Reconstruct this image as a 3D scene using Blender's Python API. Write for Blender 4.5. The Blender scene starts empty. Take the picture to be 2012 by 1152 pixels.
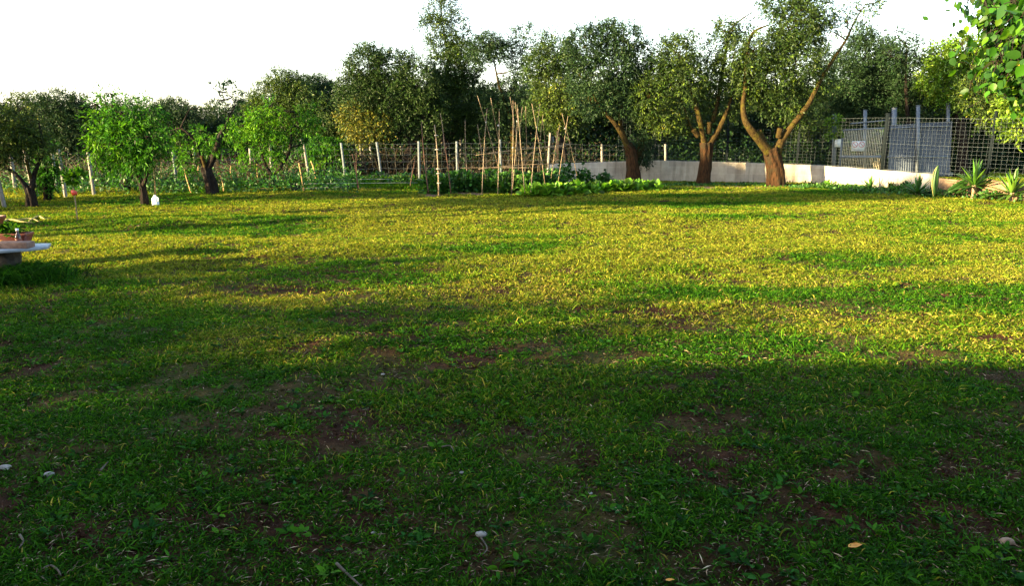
import bpy, math, random
import numpy as np
from mathutils import Vector
random.seed(5)
rng = np.random.default_rng(11)
SC = bpy.context.scene
COL = SC.collection
R = math.radians
# ---------------------------------------------------------------- camera
F, CX, CY, EYE = 1453.0, 1006.0, 576.0, 1.6
PITCH = math.atan(326.0 / F)
cam_d = bpy.data.cameras.new('camera'); cam = bpy.data.objects.new('camera', cam_d); COL.objects.link(cam)
cam_d.sensor_width = 36.0; cam_d.lens = F / 2012 * 36.0
cam_d.clip_start = 0.05; cam_d.clip_end = 6000
cam.location = (0, 0, EYE); cam.rotation_euler = (math.pi/2 - PITCH, 0, 0)
SC.camera = cam
# ---------------------------------------------------------------- light
SUN_AZ, SUN_EL = R(66), R(12.5)          # azimuth the light travels towards, from +Y to +X
world = bpy.data.worlds.new('World'); SC.world = world; world.use_nodes = True
wn = world.node_tree.nodes; wl = world.node_tree.links
sky = wn.new('ShaderNodeTexSky'); sky.sky_type = 'NISHITA'; sky.sun_disc = False
sky.sun_elevation = SUN_EL; sky.sun_rotation = SUN_AZ + math.pi
sky.air_density = 1.0; sky.dust_density = 1.0; sky.ozone_density = 1.0
tcw = wn.new('ShaderNodeTexCoord'); sxw = wn.new('ShaderNodeSeparateXYZ'); wl.new(tcw.outputs['Generated'], sxw.inputs[0])
rw = wn.new('ShaderNodeValToRGB'); wl.new(sxw.outputs['Z'], rw.inputs[0])      # white band added to the low sky, dim above to cut fill light
rw.color_ramp.elements[0].position = 0.0; rw.color_ramp.elements[0].color = (1.8, 1.8, 1.78, 1)
rw.color_ramp.elements[1].position = 0.19; rw.color_ramp.elements[1].color = (1.6, 1.62, 1.65, 1)
e2 = rw.color_ramp.elements.new(.30); e2.color = (.17, .17, .16, 1)
aw = wn.new('ShaderNodeMix'); aw.data_type = 'RGBA'; aw.blend_type = 'ADD'; aw.inputs[0].default_value = 1.0
wl.new(sky.outputs['Color'], aw.inputs[6]); wl.new(rw.outputs['Color'], aw.inputs[7]); wl.new(aw.outputs[2], wn['Background'].inputs['Color'])
wn['Background'].inputs['Strength'].default_value = 0.08
sd = bpy.data.lights.new('sun', 'SUN'); sun = bpy.data.objects.new('sun', sd); COL.objects.link(sun)
sd.energy = 5.0; sd.angle = R(0.5); sd.color = (1.0, 0.76, 0.38)
dvec = Vector((math.sin(SUN_AZ)*math.cos(SUN_EL), math.cos(SUN_AZ)*math.cos(SUN_EL), -math.sin(SUN_EL)))
sun.rotation_euler = dvec.to_track_quat('-Z', 'Y').to_euler(); sun.location = (-20, -15, 12)
vs = SC.view_settings; vs.view_transform = 'Standard'; vs.look = 'None'; vs.gamma = 1.0; vs.use_curve_mapping = False
vs.exposure = 2.85
SC.cycles.max_bounces = 6; SC.cycles.diffuse_bounces = 3; SC.cycles.transmission_bounces = 4; SC.cycles.transparent_max_bounces = 8
SC.cycles.use_denoising = True; SC.cycles.use_light_tree = False

# ---------------------------------------------------------------- helpers
cp, sp = math.cos(PITCH), math.sin(PITCH)
def ray(px, py):
    u, v = px - CX, py - CY
    return u, F*cp - v*sp, -F*sp - v*cp
def P(px, py, Y):                       # world point at depth Y on the sight line of a photo pixel
    a, b, c = ray(px, py); k = Y / b
    return np.array([a*k, Y, EYE + c*k])
def G(px, py):
    a, b, c = ray(px, py); k = -EYE / c
    return np.array([a*k, b*k, gz(a*k, b*k)])
def MPP(Y): return Y / (F*cp + 300*sp)    # metres per photo pixel near the horizon
def hsh(ix, iy, s):
    n = (ix.astype(np.int64)*374761393 + iy.astype(np.int64)*668265263 + s*974634777) & 0xffffffff
    n = ((n ^ (n >> 13)) * 1274126177) & 0xffffffff
    n = ((n ^ (n >> 16)) * 2246822519) & 0xffffffff
    return ((n ^ (n >> 15)) & 0xffffff) / float(0xffffff)
def vn(x, y, s=0):
    x = np.asarray(x, float); y = np.asarray(y, float)
    ix = np.floor(x); iy = np.floor(y); fx = x-ix; fy = y-iy
    fx = fx*fx*(3-2*fx); fy = fy*fy*(3-2*fy)
    a = hsh(ix, iy, s); b = hsh(ix+1, iy, s); c = hsh(ix, iy+1, s); d = hsh(ix+1, iy+1, s)
    return (a*(1-fx)+b*fx)*(1-fy) + (c*(1-fx)+d*fx)*fy
def fbm(x, y, s=0, o=4):
    t = 0; amp = 1; tot = 0
    for i in range(o):
        t = t + amp*vn(np.asarray(x)*2**i, np.asarray(y)*2**i, s+i*7); tot += amp; amp *= .5
    return t/tot
def gz(x, y):
    x = np.asarray(x, float); y = np.asarray(y, float)
    z = (fbm(x*.35+3, y*.9, 3, 3)-.5)*.09 + (fbm(x*2.2, y*2.2, 9, 3)-.5)*.035
    # low humps on the left of the lawn
    for hx, hy, r, h in ((-5.9, 12.4, .8, .12), (-3.6, 12.9, 1.3, .06), (-4.6, 9.9, 1.6, .06), (-2.6, 10.4, 1.4, .05), (-5.2, 18.2, 1.6, .08)):
        z = z + h*np.exp(-(((x-hx)/r)**2 + ((y-hy)/(r*.45))**2))
    z = z - .04
    fade = np.clip((60-np.abs(y))/30, 0, 1)*np.clip((60-np.abs(x))/30, 0, 1)
    return z*fade
def nrm(a): return a/np.maximum(np.linalg.norm(a, axis=-1, keepdims=True), 1e-9)

def tag(o, label=None, cat=None, group=None, kind=None):
    if label: o['label'] = label
    if cat: o['category'] = cat
    if group: o['group'] = group
    if kind: o['kind'] = kind
    return o
def empty(name, loc=(0, 0, 0), **k):
    o = bpy.data.objects.new(name, None); COL.objects.link(o); o.location = Vector([float(c) for c in loc])
    o.empty_display_size = .2
    return tag(o, **k)
class Geo:
    def __init__(s): s.V = []; s.F = {3: [], 4: []}; s.T = []; s.n = 0
    def add(s, V, F_, T=None):
        V = np.asarray(V, float).reshape(-1, 3); k = len(V)
        if isinstance(F_, list) and not hasattr(F_[0][0], '__len__'): F_ = np.array(F_)
        for f in (F_ if isinstance(F_, list) else [F_]):
            f = np.asarray(f, np.int64)
            if f.size: s.F[f.shape[1]].append(f + s.n)
        if T is None: T = np.tile([[.5, .5, .5]], (k, 1))
        T = np.asarray(T, float)
        if T.ndim == 1: T = np.tile(T[None], (k, 1))
        s.V.append(V); s.T.append(T); s.n += k
        return s
    def build(s, name, mat, parent=None, smooth=False):
        V = np.concatenate(s.V); T = np.concatenate(s.T)
        off = np.zeros(3)
        if parent is not None: off = np.array(parent.matrix_basis.translation)
        V = V - off
        q = np.concatenate(s.F[4]) if s.F[4] else np.zeros((0, 4), np.int64)
        t = np.concatenate(s.F[3]) if s.F[3] else np.zeros((0, 3), np.int64)
        me = bpy.data.meshes.new(name)
        me.vertices.add(len(V)); me.vertices.foreach_set('co', V.astype(np.float32).ravel())
        nl = q.size + t.size
        me.loops.add(nl); me.loops.foreach_set('vertex_index', np.concatenate([q.ravel(), t.ravel()]).astype(np.int32))
        me.polygons.add(len(q)+len(t))
        st = np.concatenate([np.arange(len(q))*4, q.size + np.arange(len(t))*3]).astype(np.int32)
        me.polygons.foreach_set('loop_start', st)
        me.polygons.foreach_set('loop_total', np.concatenate([np.full(len(q), 4), np.full(len(t), 3)]).astype(np.int32))
        me.update(calc_edges=True)
        ca = me.color_attributes.new('tint', 'FLOAT_COLOR', 'POINT')
        ca.data.foreach_set('color', np.concatenate([T, np.ones((len(T), 1))], 1).astype(np.float32).ravel())
        if smooth: me.polygons.foreach_set('use_smooth', np.ones(len(me.polygons), bool))
        me.materials.append(mat)
        o = bpy.data.objects.new(name, me); COL.objects.link(o)
        if parent is not None: o.parent = parent
        return o
def box(g, c, s, rz=0, tint=None, tilt=None):
    c = np.array(c, float); hx, hy, hz = [v/2 for v in s]
    v = np.array([[x, y, z] for z in (-hz, hz) for y in (-hy, hy) for x in (-hx, hx)], float)
    if tilt is not None: v[:, 0] += (v[:, 2])*tilt[0]; v[:, 1] += v[:, 2]*tilt[1]
    cr, sr = math.cos(rz), math.sin(rz)
    v = np.stack([v[:, 0]*cr - v[:, 1]*sr, v[:, 0]*sr + v[:, 1]*cr, v[:, 2]], 1) + c
    return g.add(v, [[0, 2, 3, 1], [4, 5, 7, 6], [0, 1, 5, 4], [2, 6, 7, 3], [0, 4, 6, 2], [1, 3, 7, 5]], tint)
def tube(g, pts, rad, n=8, gn=0.0, tint=None, cap=True, sub=0):
    pts = np.asarray(pts, float); rad = np.asarray(rad, float)*np.ones(len(pts))
    if sub:                                    # Catmull-Rom refinement
        pp = np.vstack([2*pts[0]-pts[1], pts, 2*pts[-1]-pts[-2]]); out = []; ro = []
        for i in range(len(pts)-1):
            for k in range(sub):
                t = k/sub; a, b, c, d = pp[i:i+4]
                out.append(.5*((2*b)+(-a+c)*t+(2*a-5*b+4*c-d)*t*t+(-a+3*b-3*c+d)*t**3)); ro.append(rad[i]*(1-t)+rad[i+1]*t)
        out.append(pts[-1]); ro.append(rad[-1]); pts = np.array(out); rad = np.array(ro)
    m = len(pts); tg = nrm(np.gradient(pts, axis=0))
    ref = np.array([0.13, 1, .05]) if abs(tg[0][1]) < .9 else np.array([1, 0, 0.1])
    a = nrm(np.cross(tg, ref)); b = nrm(np.cross(tg, a))
    th = np.arange(n)*2*math.pi/n
    rr = rad[:, None]*np.ones((1, n))
    if gn:
        if n > 16: gn = gn*1.5
        L = np.concatenate([[0], np.cumsum(np.linalg.norm(np.diff(pts, axis=0), axis=1))])
        sd_ = random.random()*99
        rr = rr*(1 + gn*(2*fbm((np.cos(th)[None]*1.3+sd_)+np.zeros((m, 1)), np.sin(th)[None]*1.3 + L[:, None]*1.6, 5, 3)-1)
                 + gn*.45*np.sin(th[None]*3 + L[:, None]*3 + sd_) + (gn*.35*np.sin(th[None]*7 + L[:, None]*2.2 + sd_*2+2*vn(L*5, L*0, 3)[:, None]) - .16*np.abs(2*fbm(np.cos(th)[None]*4+sd_+.25*L[:, None], np.sin(th)[None]*4+L[:, None]*1.1, 15, 2)-1) if n > 16 else 0))
    V = pts[:, None, :] + rr[:, :, None]*(np.cos(th)[None, :, None]*a[:, None, :] + np.sin(th)[None, :, None]*b[:, None, :])
    i = np.arange(m-1)[:, None]*n; j = np.arange(n)[None]; j2 = (j+1) % n
    q = np.stack([i+j, i+j2, i+n+j2, i+n+j], -1).reshape(-1, 4)
    V = V.reshape(-1, 3)
    fs = [q]
    if cap:
        V = np.vstack([V, pts[0], pts[-1]])
        jj = np.arange(n); k0 = m*n
        fs += [np.stack([np.full(n, k0), (jj+1) % n, jj], 1), np.stack([np.full(n, k0+1), (m-1)*n+jj, (m-1)*n+(jj+1) % n], 1)]
    return g.add(V, fs, tint)
def lathe(g, c, prof, n=16, tint=None):          # prof: (r, z)
    c = np.array(c, float)
    th = np.arange(n)*2*math.pi/n
    V = np.array([[r*math.cos(t), r*math.sin(t), z] for r, z in prof for t in th]) + c
    m = len(prof); i = np.arange(m-1)[:, None]*n; j = np.arange(n)[None]; j2 = (j+1) % n
    return g.add(V, np.stack([i+j, i+j2, i+n+j2, i+n+j], -1).reshape(-1, 4), tint)
def leaves(g, c, d, L, W, tints, twist=1.0):      # diamond leaves, c base, d direction
    N = len(c); d = nrm(d)
    s = nrm(np.cross(d, rng.normal(size=(N, 3))*twist + np.array([0, 0, 1.0])))
    L = np.asarray(L)*np.ones(N); W = np.asarray(W)*np.ones(N)
    n_ = np.cross(s, d)
    m = c + d*(L*.45)[:, None]
    V = np.stack([c, m + s*(W/2)[:, None] + n_*(W*.12)[:, None], c + d*L[:, None] - np.array([0, 0, 1])*(L*.12)[:, None], m - s*(W/2)[:, None] + n_*(W*.12)[:, None]], 1).reshape(-1, 3)
    q = np.arange(N*4).reshape(-1, 4)
    g.add(V, q, np.repeat(tints, 4, axis=0))
OV = np.array([[0, 0, 0], [.10, .30, .02], [.36, .5, .0], [.68, .38, .0], [1, 0, -.12], [.68, -.38, 0], [.36, -.5, 0], [.10, -.30, .02], [.38, 0, -.07]])
OVF = np.array([[8, 0, 1], [8, 1, 2], [8, 2, 3], [8, 3, 4], [8, 4, 5], [8, 5, 6], [8, 6, 7], [8, 7, 0]])
def ovals(g, c, d, L, W, tints, twist=.4):        # broad ovate leaves with a folded middle
    N = len(c); d = nrm(d); s = nrm(np.cross(d, rng.normal(size=(N, 3))*twist + np.array([0, 0, 1.0]))); n_ = np.cross(s, d)
    L = (np.asarray(L)*np.ones(N))[:, None, None]; W = (np.asarray(W)*np.ones(N))[:, None, None]
    V = c[:, None] + d[:, None]*OV[None, :, 0:1]*L + s[:, None]*OV[None, :, 1:2]*W + n_[:, None]*OV[None, :, 2:3]*L
    Fc = (np.arange(N)[:, None, None]*9 + OVF[None]).reshape(-1, 3)
    g.add(V.reshape(-1, 3), Fc, np.repeat(tints, 9, axis=0))
def blades(g, base, d, L, W, bend, tints):        # 2-segment tapering blades
    N = len(base); d = nrm(d)
    s = nrm(np.cross(d, rng.normal(size=(N, 3))*.6 + np.array([0, 0, 1.])))
    L = (np.asarray(L)*np.ones(N))[:, None]; W = (np.asarray(W)*np.ones(N))[:, None]; bend = (np.asarray(bend)*np.ones(N))[:, None]
    out = nrm(d*np.array([1, 1, 0]) + 1e-6)
    m = base + d*L*.55 + out*bend*L*.15
    t = base + d*L + out*bend*L*.6 - np.array([0, 0, 1])*bend*L*.45
    V = np.stack([base - s*W*.4, base + s*W*.4, m + s*W*.5, m - s*W*.5, t], 1).reshape(-1, 3)
    k = np.arange(N)[:, None]*5
    g.add(V, [k + np.array([[0, 1, 2, 3]]), k + np.array([[3, 2, 4]])], np.repeat(tints, 5, axis=0))

# ---------------------------------------------------------------- materials
def mat(name):
    m = bpy.data.materials.new(name); m.use_nodes = True
    return m, m.node_tree.nodes, m.node_tree.links, m.node_tree.nodes['Principled BSDF']
def c4(c): return (c[0], c[1], c[2], 1)
def ramp(N, stops, interp='LINEAR'):
    r = N.new('ShaderNodeValToRGB'); r.color_ramp.interpolation = interp
    e = r.color_ramp.elements
    while len(e) < len(stops): e.new(.5)
    for k, (p, c) in enumerate(stops): e[k].position = p; e[k].color = c4(c) if len(c) == 3 else c
    return r
def noise(N, L_, scale, detail=4, rough=.55, vec=None):
    n = N.new('ShaderNodeTexNoise'); n.inputs['Scale'].default_value = scale; n.inputs['Detail'].default_value = detail; n.inputs['Roughness'].default_value = rough
    if vec is not None: L_.new(vec, n.inputs['Vector'])
    return n
def leafmat(name, stops, under=None, tr=.35, rough=.5, spec=.4, trcol=(1.25, 1.3, .5)):
    m, N, L_, b = mat(name)
    a = N.new('ShaderNodeAttribute'); a.attribute_name = 'tint'
    sx = N.new('ShaderNodeSeparateColor'); L_.new(a.outputs['Color'], sx.inputs[0])
    r = ramp(N, stops); L_.new(sx.outputs['Red'], r.inputs[0])
    v = N.new('ShaderNodeHueSaturation'); L_.new(r.outputs[0], v.inputs['Color'])
    mm = N.new('ShaderNodeMath'); mm.operation = 'MULTIPLY_ADD'; L_.new(sx.outputs['Green'], mm.inputs[0]); mm.inputs[1].default_value = 1.45; mm.inputs[2].default_value = .22
    L_.new(mm.outputs[0], v.inputs['Value'])
    col = v.outputs[0]
    if under:
        geo = N.new('ShaderNodeNewGeometry'); mx = N.new('ShaderNodeMix'); mx.data_type = 'RGBA'
        L_.new(geo.outputs['Backfacing'], mx.inputs[0]); L_.new(col, mx.inputs[6]); mx.inputs[7].default_value = c4(under); col = mx.outputs[2]
    L_.new(col, b.inputs['Base Color']); b.inputs['Roughness'].default_value = rough; b.inputs['Specular IOR Level'].default_value = spec
    if tr:
        t = N.new('ShaderNodeBsdfTranslucent'); ms = N.new('ShaderNodeMixShader'); ms.inputs[0].default_value = tr
        vm = N.new('ShaderNodeVectorMath'); vm.operation = 'MULTIPLY'; L_.new(v.outputs[0], vm.inputs[0]); vm.inputs[1].default_value = trcol
        L_.new(vm.outputs[0], t.inputs['Color'])
        L_.new(b.outputs[0], ms.inputs[1]); L_.new(t.outputs[0], ms.inputs[2]); L_.new(ms.outputs[0], N['Material Output'].inputs['Surface'])
    return m
def barkmat(name, c1, c2, c3, sc=9):
    m, N, L_, b = mat(name)
    tc = N.new('ShaderNodeTexCoord'); mp = N.new('ShaderNodeMapping'); mp.inputs['Scale'].default_value = (1, 1, .28); L_.new(tc.outputs['Object'], mp.inputs[0])
    n = noise(N, L_, sc*1.6, 6, .65, mp.outputs[0]); n2 = noise(N, L_, sc*.28, 3, .5, tc.outputs['Object'])
    r = ramp(N, [(.3, c1), (.62, c2)]); L_.new(n.outputs[0], r.inputs[0])
    mx = N.new('ShaderNodeMix'); mx.data_type = 'RGBA'; r2 = ramp(N, [(.5, (0, 0, 0)), (.62, (1, 1, 1))]); L_.new(n2.outputs[0], r2.inputs[0])
    L_.new(r2.outputs[0], mx.inputs[0]); L_.new(r.outputs[0], mx.inputs[6]); mx.inputs[7].default_value = c4(c3)
    L_.new(mx.outputs[2], b.inputs['Base Color']); b.inputs['Roughness'].default_value = .95; b.inputs['Specular IOR Level'].default_value = .1
    bp = N.new('ShaderNodeBump'); bp.inputs['Strength'].default_value = .9; bp.inputs['Distance'].default_value = .04; L_.new(n.outputs[0], bp.inputs['Height']); L_.new(bp.outputs[0], b.inputs['Normal'])
    return m
def plain(name, c1, c2, sc=6, rough=.8, metal=0, bump=.2, dist=.01, stretch=(1, 1, 1)):
    m, N, L_, b = mat(name)
    tc = N.new('ShaderNodeTexCoord'); mp = N.new('ShaderNodeMapping'); mp.inputs['Scale'].default_value = stretch; L_.new(tc.outputs['Object'], mp.inputs[0])
    n = noise(N, L_, sc, 6, .6, mp.outputs[0]); r = ramp(N, [(.35, c1), (.65, c2)]); L_.new(n.outputs[0], r.inputs[0])
    L_.new(r.outputs[0], b.inputs['Base Color']); b.inputs['Roughness'].default_value = rough; b.inputs['Metallic'].default_value = metal
    if bump:
        bp = N.new('ShaderNodeBump'); bp.inputs['Strength'].default_value = bump; bp.inputs['Distance'].default_value = dist; L_.new(n.outputs[0], bp.inputs['Height']); L_.new(bp.outputs[0], b.inputs['Normal'])
    return m
M = {}
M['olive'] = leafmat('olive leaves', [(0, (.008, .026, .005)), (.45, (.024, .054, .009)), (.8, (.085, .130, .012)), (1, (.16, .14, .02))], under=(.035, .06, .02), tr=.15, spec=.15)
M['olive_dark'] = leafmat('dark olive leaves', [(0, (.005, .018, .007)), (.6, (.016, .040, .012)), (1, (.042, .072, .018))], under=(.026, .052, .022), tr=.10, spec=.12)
M['olive_orange'] = leafmat('orange olive leaves', [(0, (.05, .07, .02)), (.5, (.12, .11, .03)), (1, (.24, .14, .035))], under=(.11, .11, .05), tr=.2)
M['lush'] = leafmat('lush leaves', [(0, (.03, .10, .008)), (.5, (.10, .20, .014)), (1, (.20, .28, .02))], tr=.45)
M['peach'] = leafmat('peach leaves', [(0, (.008, .045, .006)), (.5, (.034, .125, .008)), (1, (.13, .27, .010))], tr=.38, spec=.12)
M['bean'] = leafmat('bean leaves', [(0, (.015, .065, .010)), (.6, (.035, .12, .015)), (1, (.07, .17, .02))], tr=.3)
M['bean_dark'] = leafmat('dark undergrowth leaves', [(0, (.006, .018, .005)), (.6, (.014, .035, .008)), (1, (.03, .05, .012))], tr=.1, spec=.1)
M['squash'] = leafmat('squash leaves', [(0, (.06, .17, .012)), (.6, (.11, .26, .018)), (1, (.19, .33, .03))], tr=.45)
M['yucca'] = leafmat('yucca leaves', [(0, (.02, .08, .010)), (.5, (.05, .14, .012)), (1, (.13, .22, .02))], tr=.2, spec=.5)
M['near'] = leafmat('broad garden leaves', [(0, (.015, .07, .006)), (.6, (.04, .13, .008)), (1, (.11, .21, .01))], under=(.03, .09, .02), tr=.5, spec=.25, rough=.45)
M['grass'] = leafmat('grass blades', [(0, (.010, .052, .004)), (.35, (.034, .120, .005)), (.6, (.11, .185, .010)), (.8, (.24, .225, .028)), (1, (.38, .29, .08))], tr=.38, rough=.7, spec=.06, trcol=(1.3, 1.2, .4))
M['weed'] = leafmat('broad weed leaves', [(0, (.012, .06, .010)), (.6, (.026, .10, .006)), (1, (.05, .14, .006))], tr=.25, spec=.08, rough=.7)
M['straw'] = leafmat('dry straw', [(0, (.10, .06, .035)), (.6, (.30, .22, .13)), (1, (.55, .45, .30))], tr=0, rough=.8)
M['dry'] = leafmat('dry brush', [(0, (.012, .009, .006)), (.5, (.033, .023, .012)), (.8, (.075, .058, .026)), (1, (.022, .05, .010))], tr=.15, rough=.8)
M['bark'] = barkmat('olive bark', (.003, .002, .001), (.052, .026, .012), (.026, .019, .010), 15)
M['bark_hi'] = barkmat('mossy olive limbs', (.006, .004, .002), (.060, .040, .013), (.055, .045, .008), 20)
M['bark_dk'] = barkmat('dark fruit tree bark', (.005, .004, .004), (.026, .019, .015), (.024, .021, .019), 14)
M['cane'] = plain('bamboo cane', (.09, .06, .035), (.25, .18, .105), 9, .6, stretch=(1, 1, 3))
M['cane_gold'] = plain('golden stake', (.28, .16, .05), (.45, .28, .10), 9, .6, stretch=(1, 1, 3))
M['rust'] = plain('rusty iron', (.04, .018, .013), (.12, .055, .035), 30, .85)
M['post'] = plain('weathered concrete post', (.08, .10, .11), (.14, .16, .18), 18, .85)
M['oldpost'] = plain('old grey wooden post', (.10, .09, .08), (.30, .28, .25), 22, .9, stretch=(1, 1, .2))
M['wire'] = plain('galvanised wire', (.07, .09, .10), (.12, .15, .17), 40, .6, .2, 0)
M['gpost'] = plain('dark green painted post', (.003, .006, .008), (.007, .011, .014), 20, .8, 0, .1)
M['gpost'].node_tree.nodes['Principled BSDF'].inputs['Specular IOR Level'].default_value = .1
M['steel'] = plain('galvanised post', (.12, .14, .17), (.20, .23, .27), 15, .5, .3)
M['string'] = plain('white string', (.3, .3, .27), (.45, .45, .42), 9, .9, bump=0)
M['white'] = plain('white plastic', (.68, .70, .72), (.80, .81, .82), 12, .4, bump=.05)
M['marble'] = plain('white marble slab', (.22, .25, .30), (.42, .45, .50), 5, .35, bump=.05)
M['terra'] = plain('terracotta plastic', (.12, .03, .02), (.20, .05, .03), 8, .5, bump=.1)
M['brick'] = plain('worn pink brick', (.12, .07, .055), (.24, .15, .12), 14, .9, bump=.5)
M['stonem'] = plain('pale stone', (.16, .145, .13), (.34, .31, .28), 16, .8, bump=.5)
M['glassy'] = plain('dark bottle glass', (.03, .012, .008), (.06, .02, .012), 5, .12, bump=0)
M['red'] = plain('red plastic tag', (.50, .04, .03), (.62, .07, .05), 6, .5, bump=0)
M['orange'] = plain('dry orange leaf', (.55, .20, .02), (.75, .34, .04), 30, .6)
M['potdark'] = plain('dark plastic pot', (.02, .015, .015), (.05, .035, .03), 12, .6)
M['pillar'] = plain('old stone pedestal', (.016, .014, .012), (.05, .042, .034), 14, .9, bump=.6, dist=.02)  # stone darkened to stand for the shade on the pedestal
M['rock'] = plain('reddish field stone', (.16, .09, .055), (.34, .22, .14), 9, .9, bump=.7, dist=.03)
M['cut'] = plain('sawn wood', (.35, .16, .07), (.50, .27, .13), 12, .8)

def soilmat():
    m, N, L_, b = mat('lawn soil'); tc = N.new('ShaderNodeTexCoord')
    n1 = noise(N, L_, 7, 8, .7, tc.outputs['Object']); n2 = noise(N, L_, 60, 5, .7, tc.outputs['Object']); n3 = noise(N, L_, .55, 4, .6, tc.outputs['Object'])
    r = ramp(N, [(.3, (.022, .011, .006)), (.55, (.062, .028, .015)), (.75, (.12, .058, .03))]); L_.new(n1.outputs[0], r.inputs[0])
    r2 = ramp(N, [(.35, (.6, .6, .6)), (.7, (1.35, 1.3, 1.25))]); L_.new(n2.outputs[0], r2.inputs[0])
    mu = N.new('ShaderNodeMix'); mu.data_type = 'RGBA'; mu.blend_type = 'MULTIPLY'; mu.inputs[0].default_value = 1; L_.new(r.outputs[0], mu.inputs[6]); L_.new(r2.outputs[0], mu.inputs[7])
    # thatch and moss where the lawn is thicker
    mx = N.new('ShaderNodeMix'); mx.data_type = 'RGBA'; r3 = ramp(N, [(.42, (0, 0, 0)), (.6, (.75, .75, .75))]); L_.new(n3.outputs[0], r3.inputs[0])
    r4 = ramp(N, [(.35, (.035, .055, .012)), (.7, (.12, .10, .03))]); L_.new(n1.outputs[0], r4.inputs[0])
    L_.new(r3.outputs[0], mx.inputs[0]); L_.new(mu.outputs[2], mx.inputs[6]); L_.new(r4.outputs[0], mx.inputs[7])
    L_.new(mx.outputs[2], b.inputs['Base Color']); b.inputs['Roughness'].default_value = .95; b.inputs['Specular IOR Level'].default_value = .06
    bp = N.new('ShaderNodeBump'); bp.inputs['Strength'].default_value = 1; bp.inputs['Distance'].default_value = .03; ad = N.new('ShaderNodeMath'); ad.operation = 'ADD'
    L_.new(n1.outputs[0], ad.inputs[0]); L_.new(n2.outputs[0], ad.inputs[1]); L_.new(ad.outputs[0], bp.inputs['Height']); L_.new(bp.outputs[0], b.inputs['Normal'])
    return m
M['soil'] = soilmat()
def blockmat():
    m, N, L_, b = mat('concrete block wall'); a = N.new('ShaderNodeAttribute'); a.attribute_name = 'tint'
    mp = N.new('ShaderNodeMapping'); mp.inputs['Scale'].default_value = (4, 4, 4); L_.new(a.outputs['Vector'], mp.inputs[0])
    br = N.new('ShaderNodeTexBrick'); L_.new(mp.outputs[0], br.inputs['Vector']); br.inputs['Scale'].default_value = 1; br.inputs['Brick Width'].default_value = 2.0; br.inputs['Row Height'].default_value = .84
    br.inputs['Mortar Size'].default_value = .022; br.inputs['Mortar Smooth'].default_value = .4
    br.inputs['Color1'].default_value = (.34, .30, .255, 1); br.inputs['Color2'].default_value = (.42, .38, .32, 1); br.inputs['Mortar'].default_value = (.46, .42, .36, 1)
    tc = N.new('ShaderNodeTexCoord'); n = noise(N, L_, 2.2, 7, .65, tc.outputs['Object']); r = ramp(N, [(.3, (.66, .64, .62)), (.62, (1.08, 1.05, 1))]); L_.new(n.outputs[0], r.inputs[0])
    mu = N.new('ShaderNodeMix'); mu.data_type = 'RGBA'; mu.blend_type = 'MULTIPLY'; mu.inputs[0].default_value = 1; L_.new(br.outputs[0], mu.inputs[6]); L_.new(r.outputs[0], mu.inputs[7])
    # vertical streaks of dirt from the top
    mp2 = N.new('ShaderNodeMapping'); mp2.inputs['Scale'].default_value = (5, .5, 1); L_.new(a.outputs['Vector'], mp2.inputs[0]); n2 = noise(N, L_, 1.4, 4, .6, mp2.outputs[0]); r2 = ramp(N, [(.36, (.62, .6, .57)), (.5, (1, 1, 1))]); L_.new(n2.outputs[0], r2.inputs[0])
    mu2 = N.new('ShaderNodeMix'); mu2.data_type = 'RGBA'; mu2.blend_type = 'MULTIPLY'; mu2.inputs[0].default_value = .8; L_.new(mu.outputs[2], mu2.inputs[6]); L_.new(r2.outputs[0], mu2.inputs[7])
    L_.new(mu2.outputs[2], b.inputs['Base Color']); b.inputs['Roughness'].default_value = .92
    bp = N.new('ShaderNodeBump'); bp.inputs['Strength'].default_value = .5; bp.inputs['Distance'].default_value = .008; n3 = noise(N, L_, 40, 4, .6, tc.outputs['Object']); L_.new(n3.outputs[0], bp.inputs['Height']); L_.new(bp.outputs[0], b.inputs['Normal'])
    return m
M['block'] = blockmat()

# ================================================================ SETTING
def axis(lo, hi, centre_lo, centre_hi, step, g):
    a = list(np.arange(centre_lo, centre_hi, step)); s = step; v = a[-1]
    while v < hi: s *= g; v += s; a.append(min(v, hi))
    s = step; v = centre_lo; pre = []
    while v > lo: s *= g; v -= s; pre.append(max(v, lo))
    return np.array(pre[::-1] + a)
xs = axis(-1600, 1600, -3.2, 3.2, .05, 1.06); ys = axis(-300, 2500, 1.6, 7.0, .05, 1.035)
XX, YY = np.meshgrid(xs, ys); ZZ = gz(XX, YY)
near = np.clip(1-(YY-6)/6, 0, 1)*(np.abs(XX) < 9)
ZZ = ZZ + near*((fbm(XX*9, YY*9, 31, 3)-.5)*.022)
g = Geo(); nx = len(xs); i = np.arange(len(ys)-1)[:, None]*nx; j = np.arange(nx-1)[None]
g.add(np.stack([XX, YY, ZZ], -1).reshape(-1, 3), np.stack([i+j, i+j+1, i+nx+j+1, i+nx+j], -1).reshape(-1, 4))
tag(g.build('ground', M['soil'], smooth=True), kind='structure')
# distant hills
g = Geo(); hx = np.linspace(-1500, 600, 120); hy = np.array([1400, 1600, 1850, 2100])
prof = 14 + 34*fbm(hx/260+4, hx*0+2, 8, 4) - 10
rows = np.array([-2, .55, 1.0, -.1])
V = np.array([[x, y, max(-2, p*r)] for y, r in zip(hy, rows) for x, p in zip(hx, prof)]); nx = len(hx)
i = np.arange(3)[:, None]*nx; j = np.arange(nx-1)[None]
g.add(V, np.stack([i+j, i+j+1, i+nx+j+1, i+nx+j], -1).reshape(-1, 4))
M['hill'] = plain('hazy blue wooded hills', (.16, .26, .36), (.22, .33, .42), .02, 1, bump=0)  # distant haze is put into this blue colour
tag(g.build('distant_hills', M['hill'], smooth=True), kind='structure')

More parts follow.
